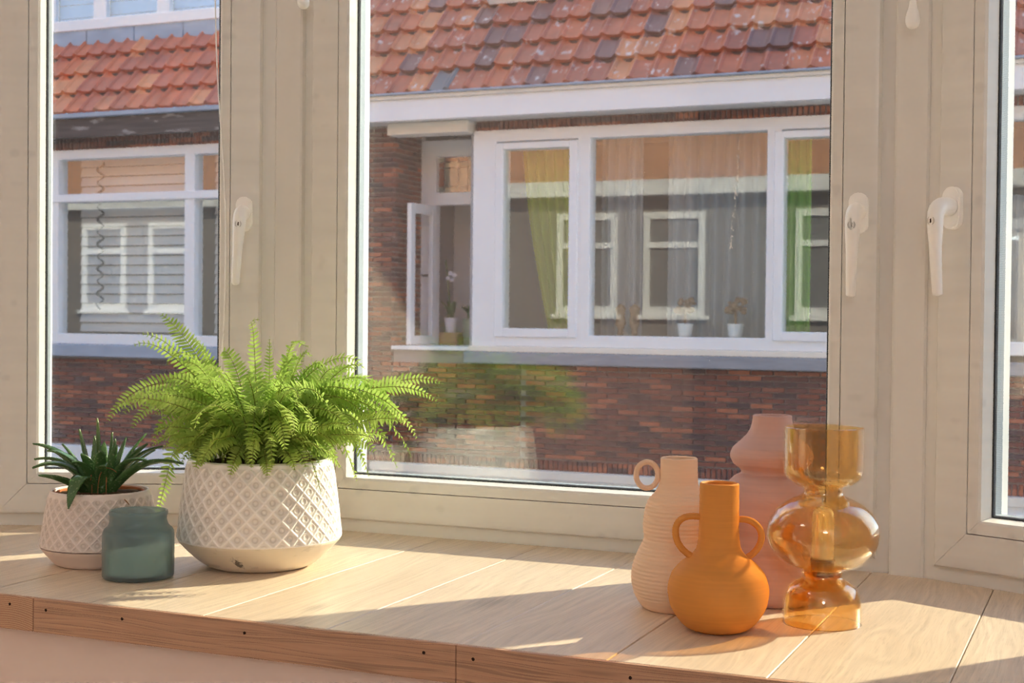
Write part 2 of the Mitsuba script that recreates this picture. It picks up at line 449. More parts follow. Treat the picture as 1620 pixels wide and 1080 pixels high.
# ------------------------------------------------------------------ windowsill: oak planks and edging
WS = 'windowsill'
lab(WS, 'deep pale oak plank windowsill running through the whole bay', 'windowsill')
roots.add(WS)
sill = Polygon([(-1.975, 1.4025), (0.415, 1.4025), (0.2145, 1.834), (-0.2395, 2.0435), (-0.29, 2.0605), (mir(-0.29), 2.0605), (mir(-0.2395), 2.0435), (mir(0.2145), 1.834)])
k0 = -12
for k in range(-12, 6):
    x0 = -0.148 + 0.17 * k
    g = sill.intersection(sbox(x0 + 0.0005, 1.0, x0 + 0.17 - 0.0005, 2.5))
    if g.is_empty or g.area < 1e-4:
        continue
    g = g.simplify(0.0005)
    add(WS + '__plank', plank_mesh(g, -0.0195, 0.0, 0.0011), 'oak')
add(WS + '__backing', prism([(p[0], p[1]) for p in sill.buffer(-0.004, join_style=2).exterior.coords[:-1]], -0.0425, -0.020), 'oak_edge')
for a, b in ((-1.985, -1.2508), (-1.2500, -0.6612), (-0.6606, 0.425)):
    add(WS + '__edging', bx(a, b, 1.3955, 1.402, -0.0425, 0.0, 0.0006), 'oak_edge')
hole = trimesh.creation.cylinder(0.0019, 0.003, sections=10)
hole.apply_transform(trimesh.transformations.rotation_matrix(math.pi / 2, (1, 0, 0)))
hs = mikit.ply(hole, 'hole', smooth=30)
for x, z in ((-1.288, -0.011), (-1.230, -0.0135), (-1.112, -0.0135), (-0.935, -0.0135), (-0.700, -0.0125), (-0.640, -0.0135), (-0.460, -0.014), (-0.20, -0.0135)):
    put(WS + '__nail_hole', hs, T().translate((x, 1.3967, z)))

# ------------------------------------------------------------------ windows


def rail_set(w, h, prof, gap=0.0):
    """four mitred pieces (bottom, right, top, left) of a frame w x h; prof is a closed polygon of (u inward, d depth)"""
    P = np.asarray(prof, float)
    tri = trimesh.creation.triangulate_polygon(Polygon(P), engine='earcut')
    tv, tf = np.asarray(tri[0]), np.asarray(tri[1])
    order = [int(np.argmin(np.hypot(*(tv - q).T))) for q in P]
    idx = {o: i for i, o in enumerate(order)}
    tf = np.array([[idx[a] for a in f] for f in tf])
    n = len(P)
    out = []
    u, d = P[:, 0], P[:, 1]
    for side in range(4):
        if side == 0:
            A, B = np.column_stack([u + gap, d, u]), np.column_stack([w - u - gap, d, u])
        elif side == 1:
            A, B = np.column_stack([w - u, d, u + gap]), np.column_stack([w - u, d, h - u - gap])
        elif side == 2:
            A, B = np.column_stack([w - u - gap, d, h - u]), np.column_stack([u + gap, d, h - u])
        else:
            A, B = np.column_stack([u, d, h - u - gap]), np.column_stack([u, d, u + gap])
        v = np.vstack([A, B])
        i = np.arange(n)
        j = (i + 1) % n
        f = np.vstack([np.stack([i, j, j + n], 1), np.stack([i, j + n, i + n], 1), tf, tf[:, ::-1] + n])
        m = trimesh.Trimesh(v, f, process=False)
        m.fix_normals()
        out.append(m)
    return out


SASH = [(0, 0.0140), (0, 0.006), (0.003, 0.0015), (0.010, 0.0), (0.0505, 0.0), (0.0510, 0.0005), (0.0510, 0.030), (0.072, 0.030), (0.072, 0.072), (0.018, 0.072), (0.018, 0.0140)]
BEAD = [(0.0522, 0.0008), (0.0665, 0.0022), (0.0700, 0.0048), (0.0735, 0.0262), (0.0522, 0.0262)]
GASK = [(0.0700, 0.0264), (0.0755, 0.0268), (0.0755, 0.0277), (0.0700, 0.0277)]
FRAME = [(-0.055, 0.015), (0.0165, 0.015), (0.0165, 0.085), (-0.055, 0.085)]
SPAC = [(0.0680, 0.0310), (0.0768, 0.0310), (0.0768, 0.0470), (0.0680, 0.0470)]
PANE_D = (0.0285, 0.0500)


def window(key, org, ang, w, h, z0, label, handle):
    M = np.eye(4)
    c, s = math.cos(ang), math.sin(ang)
    M[:3, :3] = [[c, -s, 0], [s, c, 0], [0, 0, 1]]
    M[:3, 3] = (org[0], org[1], z0)

    def W(m):
        m = trimesh.Trimesh(m.vertices, m.faces, process=False)
        m.apply_transform(M)
        return m
    lab(key, label, None, None, 'structure')
    roots.add(key)
    for nm, prof, mt, gap in (('frame', FRAME, 'cream_paint', 0.0), ('sash', SASH, 'cream_frame', 0.00025)):
        names = {'frame': ('frame__rail', 'frame__jamb'), 'sash': ('sash__rail', 'sash__stile')}[nm]
        for i, m in enumerate(rail_set(w, h, prof, gap)):
            add(f'{key}__{names[i % 2]}', W(m), mt, 25)
    for m in rail_set(w, h, BEAD, 0.0002):
        add(f'{key}__sash__glazing_bead', W(m), 'cream_frame', 25)
    for m in rail_set(w, h, GASK):
        add(f'{key}__sash__gasket', W(m), 'gasket')
    for m in rail_set(w, h, SPAC):
        add(f'{key}__sash__spacer', W(m), 'spacer')
    for d in PANE_D:
        q = trimesh.Trimesh([(0.0725, d, 0.0725), (w - 0.0725, d, 0.0725), (w - 0.0725, d, h - 0.0725), (0.0725, d, h - 0.0725)], [(0, 1, 2), (0, 2, 3)], process=False)
        add(f'{key}__sash__glass_pane', W(q), 'glass')
    # espagnolette handle
    hx, hz, tilt, keyed = handle
    hz -= z0
    ros = Polygon([(hx + 0.0135 * math.cos(a) * 1.0, hz + 0.0155 * (1 if math.sin(a) >= 0 else -1) + 0.0135 * math.sin(a)) for a in np.linspace(0, 2 * math.pi, 49)[:-1]])
    lay = []
    for d0, d1, buf in ((-0.0085, 0.0, 0.0), (-0.0105, -0.0085, -0.0018)):
        e = trimesh.creation.extrude_polygon(ros.buffer(buf), d1 - d0, engine='earcut')
        v = np.array(e.vertices)
        e = trimesh.Trimesh(np.column_stack([v[:, 0], d0 + v[:, 2], v[:, 1]]), e.faces[:, ::-1], process=False)
        lay.append(e)
    add(f'{key}__handle__rosette', W(join(lay)), 'white_gloss', 30)
    ct, st = math.cos(tilt), math.sin(tilt)

    def L(x, d, z):
        return (hx + x * ct + z * st, d, hz + 0.001 + z * ct - x * st)
    pts = [L(0, -0.010, 0), L(0, -0.022, 0.0005), L(0, -0.034, -0.001), L(0, -0.043, -0.006), L(0, -0.047, -0.016), L(0, -0.047, -0.032), L(0, -0.0455, -0.060), L(0, -0.0425, -0.090), L(0, -0.039, -0.118), L(0, -0.0385, -0.121)]
    cp = spline(pts, 60)
    tt = np.linspace(0, 1, 60)
    rad = np.interp(tt, [0, 0.2, 0.35, 0.45, 0.6, 0.97, 0.99, 1.0], [0.0125, 0.0122, 0.0115, 0.0108, 0.0088, 0.0072, 0.0062, 0.003])
    add(f'{key}__handle__lever', W(sweep(cp, rad, 24, 0.92, up=(1, 0, 0))), 'white_gloss', True)
    lc = trimesh.creation.cylinder(0.0058, 0.0035, sections=28)
    lc.apply_transform(trimesh.transformations.rotation_matrix(math.pi / 2, (1, 0, 0)))
    lc.apply_translation(L(0, -0.0565, -0.021))
    add(f'{key}__handle__lock', W(lc), 'chrome', 30)
    kx = bx(-0.0012, 0.0012, -0.0003, 0.0003, -0.0028, 0.0028)
    kx.apply_translation(L(0, -0.0586, -0.021))
    add(f'{key}__handle__keyhole', W(kx), 'hole')
    if keyed:
        kb = bx(-0.0006, 0.0006, -0.011, 0.0, -0.007, 0.009, 0.0004)
        kb.apply_translation(L(0, -0.058, -0.021))
        add(f'{key}__handle__key', W(kb), 'chrome')
        lab(f'{key}__handle__key', 'small metal key in the lock')


ZS, HS = 0.0205, 1.745
window('window_1', (-1.329 - 0.44 * C25, 2.0237 - 0.44 * S25), math.radians(25), 0.44, HS, ZS, 'narrow left bay window with cream casement and white handle', (0.44 - 0.027, 0.528, 0.07, False))
window('window_2', (-1.247, 2.047), 0.0, 0.934, HS, ZS, 'wide middle bay window with cream casement and key in its handle', (0.934 - 0.028, 0.512, 0.03, True))
window('window_3', (-0.231, 2.0237), -math.radians(25), 0.455, HS, ZS, 'narrow right bay window with cream casement and white handle', (0.026, 0.514, -0.0, False))
for i, sgn in enumerate((0, 1)):
    f = (lambda x: x) if sgn else mir
    pts = [(-0.2935, 2.0515), (-0.2905, 2.0490), (-0.2485, 2.0425), (-0.2450, 2.0445), (-0.2450, 2.10), (-0.2935, 2.10)]
    tk = struct(f'trim_{i + 1}', prism([(f(x), y) for x, y in pts], -0.0005, 1.80), 'cream_paint', ['cream corner post between the left and the middle window', 'cream corner post between the middle and the right window'][i])

# dried drip and specks on the middle pane
rng = np.random.default_rng(4)
sp = []
for t in np.sort(rng.random(70)):
    x = -0.521 - 0.014 * t + rng.normal(0, 0.0018) * (1 - 0.5 * t)
    z = 0.632 - 0.17 * t
    b = trimesh.creation.icosphere(1, 1.0)
    b.apply_scale((rng.uniform(0.0003, 0.0009), 0.0002, rng.uniform(0.0006, 0.0030) * (1.2 - 0.7 * t)))
    b.apply_translation((x, 2.0752, z))
    sp.append(b)
add('window_2__sash__lime_streak', join(sp), 'lime_mark', True)
lab('window_2__sash__lime_streak', 'dried white drip on the glass', kind='stuff')
sp = []
for _ in range(90):
    b = trimesh.creation.icosphere(0, rng.uniform(0.0003, 0.0007))
    b.apply_scale((1, 0.3, 1))
    b.apply_translation((rng.uniform(-1.14, -0.40), 2.0752, 0.10 + 0.7 * rng.random() ** 1.3))
    sp.append(b)
add('window_2__sash__dust_speck', join(sp), 'lime_mark', True)
lab('window_2__sash__dust_speck', 'scattered white specks on the glass', kind='stuff')

# ------------------------------------------------------------------ blind cords
for i, (x, y, z) in enumerate(((-0.2645, 2.0, 0.760), (-1.234, 2.0, 0.861))):
    k = root_free('pull_cord')
    pr = spline([(0.0, 0), (0.0062, 0.0012), (0.0092, 0.006), (0.0098, 0.012), (0.0085, 0.020), (0.0060, 0.028), (0.0048, 0.034), (0.0042, 0.038), (0.0, 0.0395)], 50)
    pr[:, 0] = np.maximum(pr[:, 0], 0)
    add(k + '__knob', lathe(pr, 32, (x, y, z)), 'white_gloss', True)
    add(k + '__cord', sweep([(x, y, z + 0.038), (x, y, 1.3), (x, y, 1.80)], 0.0009, 8), 'white_gloss', True)
    lab(k, ['white pear shaped pull cord knob hanging before the right corner post', 'white pull cord knob hanging before the left corner post'][i], 'pull cord', None)
k = root_free('blind_chain')
add(k, sweep(spline([(-1.392, 1.978, 1.80), (-1.390, 1.978, 1.2), (-1.386, 1.979, 0.75), (-1.3745, 1.984, 0.57), (-1.3725, 1.985, 0.45), (-1.375, 1.984, 0.33), (-1.381, 1.982, 0.22), (-1.384, 1.982, 0.16)], 80), 0.0011, 8), 'white_gloss', True)
lab(k, 'thin white cord hanging along the right edge of the left window', 'cord')

# ------------------------------------------------------------------ pots


def diamond_pot(prefix, cen, outer, zs, N, hc, seg, rows, amp, band_mat, base_mat, wall=0.006):
    """outer: (r, z) from base to rim; the part above the ridge carries raised diamonds with dimples"""
    zr, zt = zs
    o = np.asarray(outer, float)
    low = o[o[:, 1] <= zr + 1e-9]
    up = o[o[:, 1] >= zr - 1e-9]
    base = np.vstack([[(0, 0.0)], [(low[0, 0] - 0.004, 0.0)], low])
    base = np.vstack([base[:2], spline(base[2:], 30), [(0.0, zr)]])
    k = prefix
    add(k + '__base', lathe(base, 128, cen), base_mat, 40)
    zz = np.linspace(zr, zt, rows)
    rr = np.interp(zz, up[:, 1], up[:, 0])
    th = np.arange(seg) * 2 * np.pi / seg
    TH, ZZ = np.meshgrid(th, zz)
    R = np.repeat(rr[:, None], seg, 1)
    u, v = TH / (2 * np.pi) * N, (ZZ - zr) / hc
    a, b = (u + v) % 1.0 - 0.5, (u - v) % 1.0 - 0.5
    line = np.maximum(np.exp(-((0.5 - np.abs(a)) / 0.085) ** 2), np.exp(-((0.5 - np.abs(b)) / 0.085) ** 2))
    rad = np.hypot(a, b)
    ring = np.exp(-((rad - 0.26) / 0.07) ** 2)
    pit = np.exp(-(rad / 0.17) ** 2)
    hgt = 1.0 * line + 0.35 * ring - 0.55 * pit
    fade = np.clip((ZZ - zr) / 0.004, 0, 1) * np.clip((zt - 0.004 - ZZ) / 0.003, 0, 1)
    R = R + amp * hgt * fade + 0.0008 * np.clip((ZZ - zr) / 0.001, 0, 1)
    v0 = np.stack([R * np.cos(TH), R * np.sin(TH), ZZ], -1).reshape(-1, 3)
    # shade of the relief painted into the glaze: raised lines lighter, dimple rims darker
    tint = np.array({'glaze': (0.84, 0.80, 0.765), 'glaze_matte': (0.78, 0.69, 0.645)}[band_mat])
    relief_shade = np.clip(0.80 + 0.24 * line - 0.17 * np.exp(-((rad - 0.21) / 0.07) ** 2) + 0.04 * pit, 0.5, 1.02) * fade + (1 - fade) * 0.95
    col = (tint[None] * relief_shade.reshape(-1, 1) ** np.array([[0.9, 1.0, 1.12]]))
    extra = [(rr[-1] - 0.0005, zt + 0.0016), (rr[-1] - wall * 0.5, zt + 0.0026), (rr[-1] - wall, zt + 0.0012), (rr[-1] - wall, zt - 0.045), (0.0, zt - 0.045)]
    ve = np.array([[(r * math.cos(t), r * math.sin(t), z) for t in th] for r, z in extra]).reshape(-1, 3)
    vv = np.vstack([v0, ve])
    n = rows + len(extra)
    i, j = np.meshgrid(np.arange(n - 1), np.arange(seg), indexing='ij')
    q = np.stack([i * seg + j, i * seg + (j + 1) % seg, (i + 1) * seg + (j + 1) % seg, (i + 1) * seg + j], -1).reshape(-1, 4)
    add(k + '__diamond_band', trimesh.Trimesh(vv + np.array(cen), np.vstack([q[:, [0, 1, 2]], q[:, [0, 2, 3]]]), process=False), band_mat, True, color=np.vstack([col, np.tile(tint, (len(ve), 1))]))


FP = np.array([-1.127, 1.7195, 0.0])
k = root_free('fern_pot')
lab(k, 'large cream glazed planter with a raised diamond pattern holding the fern', 'plant pot')
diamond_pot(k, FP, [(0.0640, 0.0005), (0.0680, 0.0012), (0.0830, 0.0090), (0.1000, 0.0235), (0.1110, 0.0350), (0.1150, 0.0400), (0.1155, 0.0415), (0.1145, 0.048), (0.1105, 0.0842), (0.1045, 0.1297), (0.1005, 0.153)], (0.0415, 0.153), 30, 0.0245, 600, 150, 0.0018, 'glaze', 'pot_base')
sm = lathe([(0, 0.151), (0.05, 0.150), (0.0935, 0.147)], 64, FP)
v = np.array(sm.vertices)
v[:, 2] += (meshkit.noise(v * 120, 3) - 0.5) * 0.008
add(k + '__soil', trimesh.Trimesh(v, sm.faces, process=False), 'soil', True)
SP = np.array([-1.342, 1.634, 0.0])
k = root_free('succulent_pot')
lab(k, 'small pinkish white diamond patterned planter left of the candle jar', 'plant pot')
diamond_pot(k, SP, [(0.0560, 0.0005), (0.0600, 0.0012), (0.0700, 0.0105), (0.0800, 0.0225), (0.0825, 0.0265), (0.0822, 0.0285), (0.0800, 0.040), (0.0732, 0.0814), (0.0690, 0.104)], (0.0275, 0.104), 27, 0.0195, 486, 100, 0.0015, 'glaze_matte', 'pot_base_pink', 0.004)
ip = lathe([(0.0605, 0.085), (0.0618, 0.1035), (0.0605, 0.1045), (0.0590, 0.1035), (0.0575, 0.085)], 64, SP)
add(k + '__nursery_pot', ip, 'terracotta', 30)
lab(k + '__nursery_pot', 'terracotta coloured inner pot')
sm = lathe([(0, 0.103), (0.035, 0.1025), (0.0578, 0.1005)], 48, SP)
v = np.array(sm.vertices)
v[:, 2] += (meshkit.noise(v * 160, 4) - 0.5) * 0.006
add(k + '__soil', trimesh.Trimesh(v, sm.faces, process=False), 'soil', True)

# ------------------------------------------------------------------ Boston fern: each frond a part
rng = np.random.default_rng(11)


def frond(p0, tip, sag, roll, plen, npin, curl=0.0, jit=0.15):
    """a pinnate frond from p0 to tip, arching by sag, its blade turned by roll about the stalk; returns (leaf mesh, stalk mesh)"""
    p0, tip = np.array(p0, float), np.array(tip, float)
    Lc = np.linalg.norm(tip - p0)
    mid = p0 + (tip - p0) * 0.55 + np.array([0, 0, sag])
    q0 = p0 + (mid - p0) * 0.45 + np.array([0, 0, 0.35 * sag + 0.015])
    pts = spline([p0, q0, mid, p0 + (tip - p0) * 0.82 + np.array([0, 0, sag * 0.62]), tip], 48)
    if curl:
        n = 8
        e = pts[-1] - pts[-2]
        e /= np.linalg.norm(e)
        side = np.array([e[1], -e[0], 0]) if abs(e[2]) < 0.9 else np.array([1.0, 0.4, 0])
        side /= np.linalg.norm(side)
        ext = [pts[-1] + curl * (math.sin(a) * e + (1 - math.cos(a)) * side) for a in np.linspace(0.3, 2.2, n)]
        pts = np.vstack([pts, ext])
    d = np.concatenate([[0], np.cumsum(np.linalg.norm(np.diff(pts, axis=0), axis=1))])
    tot = d[-1]
    t = np.gradient(pts, axis=0)
    t /= np.linalg.norm(t, axis=1, keepdims=True)
    V, F = [], []
    start = 0.14 * tot
    ss = np.linspace(start, tot, npin)
    for i, s in enumerate(ss):
        P = np.array([np.interp(s, d, pts[:, k]) for k in range(3)])
        tg = np.array([np.interp(s, d, t[:, k]) for k in range(3)])
        tg /= np.linalg.norm(tg)
        x = np.cross(tg, (0, 0, 1))
        if np.linalg.norm(x) < 0.2:
            x = np.cross(tg, (0.6, 0.8, 0))
        x /= np.linalg.norm(x)
        nn = np.cross(x, tg)
        c, sn = math.cos(roll), math.sin(roll)
        x, nn = x * c + nn * sn, nn * c - x * sn
        f = (s - start) / (tot - start)
        ln = plen * min(1.0, 0.45 + 2.6 * f) * (1 - f ** 3.2) ** 0.8 + plen * 0.08
        wd = min(ln * 0.42, 0.0048) * (1 - 0.25 * f)
        for sd in (-1, 1):
            l2 = ln * (1 + jit * (rng.random() - 0.5))
            ax = x * sd + tg * (0.22 + 0.25 * f) + nn * rng.normal(0.10, 0.16)
            ax /= np.linalg.norm(ax)
            dn = np.cross(ax, nn if sd > 0 else -nn)
            dn -= ax * (dn @ ax)
            dn /= np.linalg.norm(dn)
            wn = np.cross(ax, dn)
            if wn @ nn < 0:
                wn = -wn
            droop = rng.uniform(0.05, 0.35) * l2
            cup = 0.10 * l2
            b = len(V)
            prof = ((0.0, 0.30), (0.15, 0.95), (0.45, 1.0), (0.75, 0.72), (1.0, 0.06))
            for u, wv in prof:
                base = P + ax * (l2 * u) - wn * (droop * u * u)
                V.append(base + dn * (wd * wv * 0.5) + wn * cup * 0.15 * wv)
                V.append(base)
                V.append(base - dn * (wd * wv * 0.5) + wn * cup * 0.15 * wv)
            for k in range(len(prof) - 1):
                o = b + 3 * k
                F += [(o, o + 1, o + 4), (o, o + 4, o + 3), (o + 1, o + 2, o + 5), (o + 1, o + 5, o + 4)]
    leaf = trimesh.Trimesh(np.array(V), np.array(F), process=False)
    stalk = sweep(pts[::2], np.linspace(0.0011, 0.0004, len(pts[::2])), 5, cap=False)
    return leaf, stalk


FE = root_free('boston_fern')
lab(FE, 'bushy bright green Boston fern with arching fronds in the large planter', 'plant')
# tips relative to the pot's foot, from the look of the plant: (tip, sag, roll, pinna length, count, curl)
KEY = [((-0.147, -0.041, 0.360), 0.030, 0.9, 0.0225, 42, 0), ((-0.161, -0.069, 0.330), 0.045, -1.2, 0.014, 34, 0), ((-0.152, -0.098, 0.313), 0.055, -1.1, 0.015, 34, 0),
       ((-0.124, 0.001, 0.324), 0.040, 1.4, 0.012, 30, 0), ((-0.041, 0.037, 0.346), 0.045, 0.9, 0.014, 34, 0.010), ((0.022, -0.012, 0.328), 0.030, 1.3, 0.012, 34, 0),
       ((0.019, 0.074, 0.318), 0.055, 0.2, 0.021, 36, 0.008), ((0.056, 0.046, 0.297), 0.060, 0.5, 0.019, 34, 0), ((0.063, 0.071, 0.277), 0.060, 0.4, 0.018, 32, 0.006),
       ((0.097, 0.129, 0.278), 0.070, 0.7, 0.017, 34, 0), ((0.226, 0.129, 0.262), 0.045, 0.95, 0.018, 46, 0), ((0.243, 0.082, 0.237), 0.060, 0.85, 0.019, 48, 0),
       ((0.152, 0.065, 0.253), 0.060, 0.7, 0.019, 36, 0), ((0.235, 0.035, 0.186), 0.090, 0.8, 0.020, 46, 0), ((0.237, 0.015, 0.162), 0.090, 0.6, 0.018, 46, 0),
       ((0.219, 0.007, 0.146), 0.100, 0.9, 0.020, 44, 0), ((0.193, -0.026, 0.137), 0.090, 1.0, 0.021, 42, 0), ((0.168, -0.015, 0.128), 0.085, 0.9, 0.021, 38, 0),
       ((-0.189, -0.103, 0.204), 0.085, -1.1, 0.018, 46, 0), ((-0.171, -0.073, 0.192), 0.075, -0.9, 0.017, 40, 0), ((-0.168, -0.020, 0.060), 0.125, 1.35, 0.021, 46, 0),
       ((0.058, -0.111, 0.150), 0.075, 0.5, 0.016, 28, 0), ((0.084, -0.100, 0.152), 0.085, -0.6, 0.018, 30, 0), ((0.120, -0.072, 0.165), 0.075, 0.9, 0.023, 30, 0),
       ((0.138, -0.061, 0.113), 0.060, 0.2, 0.006, 24, 0), ((-0.112, -0.102, 0.176), 0.080, -0.8, 0.019, 34, 0),
       ((0.175, 0.010, 0.225), 0.070, 0.8, 0.020, 38, 0), ((0.140, -0.040, 0.215), 0.075, 0.9, 0.021, 34, 0), ((0.200, 0.060, 0.205), 0.080, 0.8, 0.020, 42, 0), ((0.110, -0.080, 0.240), 0.060, 0.8, 0.020, 32, 0),
       ((-0.095, -0.110, 0.260), 0.050, -1.0, 0.019, 32, 0), ((-0.060, -0.105, 0.290), 0.045, -0.9, 0.019, 32, 0), ((-0.020, -0.110, 0.255), 0.055, 0.8, 0.020, 30, 0), ((0.040, -0.105, 0.262), 0.055, -0.7, 0.020, 30, 0)]
for tip, sag, roll, pl, n, cu in KEY:
    a = math.atan2(tip[1], tip[0])
    r0 = rng.uniform(0.01, 0.035)
    p0 = FP + np.array([r0 * math.cos(a), r0 * math.sin(a), 0.143])
    lf, st = frond(p0, FP + np.array(tip), sag, roll, pl, n, cu)
    kk = add(FE + '__frond', lf, 'fern_leaf', False)
    add(kk + '__stalk', st, 'fern_stem', True)
for i in range(84):
    a = rng.uniform(0, 2 * math.pi)
    if i < 48:
        el = rng.uniform(0.20, 1.30)
        ln = rng.uniform(0.105, 0.165) + 0.035 * math.cos(el)
    else:
        el = rng.uniform(0.0, 0.55)
        a = rng.uniform(-0.8, 2.6) if i < 74 else rng.uniform(-2.6, -0.6)
        ln = rng.uniform(0.14, 0.21) if i < 74 else rng.uniform(0.09, 0.12)
    tip = np.array([math.cos(a) * math.cos(el), math.sin(a) * math.cos(el), 0.92 * math.sin(el)]) * ln
    r0 = rng.uniform(0.01, 0.06)
    p0 = FP + np.array([r0 * math.cos(a), r0 * math.sin(a), 0.143])
    tp = p0 + tip + np.array([0, 0, 0.012])
    if tp[1] > 2.035:
        tp[1] = 2.035 - 0.02 * rng.random()
    lf, st = frond(p0, tp, rng.uniform(0.025, 0.065), rng.choice((-1, 1)) * rng.uniform(0.3, 1.2), rng.uniform(0.015, 0.022), int(24 + 60 * ln), 0.006 if rng.random() < 0.2 else 0)
    kk = add(FE + '__frond', lf, 'fern_leaf', False)
    add(kk + '__stalk', st, 'fern_stem', True)

for i in range(46):
    a = 2 * math.pi * i / 46 + rng.uniform(-0.1, 0.1)
    r0 = rng.uniform(0.03, 0.07)
    p0 = FP + np.array([r0 * math.cos(a), r0 * math.sin(a), 0.150])
    r1 = rng.uniform(0.115, 0.165)
    z1 = rng.uniform(0.150, 0.185) if rng.random() < 0.6 else rng.uniform(0.18, 0.23)
    tp = FP + np.array([r1 * math.cos(a), r1 * math.sin(a), z1])
    lf, st = frond(p0, tp, rng.uniform(0.02, 0.04), rng.choice((-1, 1)) * rng.uniform(0.4, 1.1), rng.uniform(0.014, 0.020), 26, 0)
    kk = add(FE + '__frond', lf, 'fern_leaf', False)
    add(kk + '__stalk', st, 'fern_stem', True)

for i in range(34):
    a = 2 * math.pi * i / 34 + rng.uniform(-0.1, 0.1)
    p0 = FP + np.array([0.045 * math.cos(a), 0.045 * math.sin(a), 0.150])
    r1 = rng.uniform(0.100, 0.122)
    tp = FP + np.array([r1 * math.cos(a), r1 * math.sin(a), rng.uniform(0.136, 0.168)])
    lf, st = frond(p0, tp, rng.uniform(0.022, 0.034), rng.choice((-1, 1)) * rng.uniform(0.3, 1.0), rng.uniform(0.013, 0.018), 22, 0)
    kk = add(FE + '__frond', lf, 'fern_leaf', False)
    add(kk + '__stalk', st, 'fern_stem', True)

# ------------------------------------------------------------------ succulent: each leaf a part
SU = root_free('succulent')
lab(SU, 'dark green succulent with pointed strap leaves in the small planter', 'plant')


def strap(p0, tip, sag, w, thick=0.0042, turn=0.0):
    p0, tip = np.array(p0, float), np.array(tip, float)
    n = 18
    mid = p0 + (tip - p0) * 0.5 + np.array([0, 0, sag])
    pts = spline([p0, mid, tip], n)
    t = np.gradient(pts, axis=0)
    t /= np.linalg.norm(t, axis=1, keepdims=True)
    V, F = [], []
    m = 8
    for i in range(n):
        u = i / (n - 1)
        x = np.cross(t[i], (0, 0, 1))
        if np.linalg.norm(x) < 0.25:
            x = np.cross(t[i], (0.55, 0.83, 0.1))
        x /= np.linalg.norm(x)
        nn = np.cross(x, t[i])
        c, s = math.cos(turn), math.sin(turn)
        x, nn = x * c + nn * s, nn * c - x * s
        ww = w * 1.35 * (0.80 + 0.9 * u - 0.4 * u * u) * (1 - u ** 2.6) ** 0.75 + 0.0003
        th = thick * (1 - 0.7 * u) + 0.0002
        for k in range(m):
            a = 2 * math.pi * k / m
            ca, sa = math.cos(a), math.sin(a)
            V.append(pts[i] + x * (ww * ca) + nn * (th * sa + 0.32 * ww * ca * ca))
    for i in range(n - 1):
        for k in range(m):
            a, b, c2, d = i * m + k, i * m + (k + 1) % m, (i + 1) * m + (k + 1) % m, (i + 1) * m + k
            F += [(a, b, c2), (a, c2, d)]
    for base, rv in ((0, True), ((n - 1) * m, False)):
        for k in range(1, m - 1):
            F.append((base, base + k + 1, base + k) if rv else (base, base + k, base + k + 1))
    g = trimesh.Trimesh(np.array(V), np.array(F), process=False)
    g.fix_normals()
    return g


LEAVES = [((-0.132, 0.009, 0.165), 0.02, .0040), ((-0.024, 0.022, 0.206), 0.0, .0050), ((-0.042, 0.004, 0.191), 0.0, .0055), ((-0.004, 0.031, 0.186), 0.0, .0055), ((-0.008, -0.003, 0.183), 0.01, .0085),
          ((0.029, 0.067, 0.183), 0.01, .0045), ((0.002, 0.055, 0.177), 0.0, .0050), ((0.070, 0.052, 0.167), 0.02, .0060), ((0.083, 0.003, 0.150), 0.025, .0065), ((0.128, 0.023, 0.147), 0.022, .0075),
          ((-0.069, -0.062, 0.139), 0.024, .0085), ((-0.047, -0.074, 0.131), 0.006, .0065), ((0.016, -0.086, 0.089), 0.034, .0085), ((-0.071, 0.002, 0.168), 0.008, .0050), ((-0.098, 0.001, 0.157), 0.02, .0050),
          ((0.041, 0.072, 0.159), 0.01, .0060), ((-0.006, -0.035, 0.160), 0.018, .0075), ((0.035, -0.007, 0.172), 0.01, .0065), ((-0.004, -0.056, 0.150), 0.02, .0070), ((0.034, -0.040, 0.166), 0.018, .0075),
          ((-0.030, 0.045, 0.170), 0.01, .0055), ((0.060, 0.030, 0.172), 0.012, .0060), ((-0.055, -0.030, 0.160), 0.018, .0070), ((0.050, -0.050, 0.146), 0.02, .0070), ((-0.090, -0.035, 0.148), 0.022, .0060), ((0.01, 0.02, 0.178), 0.005, .0060)]
for tip, sag, w in LEAVES:
    a = math.atan2(tip[1], tip[0])
    p0 = SP + np.array([0.014 * math.cos(a), 0.014 * math.sin(a), 0.097])
    add(SU + '__leaf', strap(p0, SP + np.array(tip), sag, w, turn=rng.normal(0, 0.25)), 'succulent_leaf', True)
for dx, dy, tx, ty, tz in ((0.02, -0.03, 0.045, -0.02, 0.135), (0.03, -0.02, 0.075, -0.03, 0.092), (0.01, -0.03, 0.02, -0.045, 0.125), (0.035, -0.03, 0.04, -0.035, 0.122)):
    add(SU + '__dry_stem', sweep(spline([SP + (dx, dy, 0.096), SP + ((dx + tx) / 2, (dy + ty) / 2, max(tz, 0.096) + 0.006), SP + (tx, ty, tz)], 14), 0.0007, 6), 'dry_stem', True)

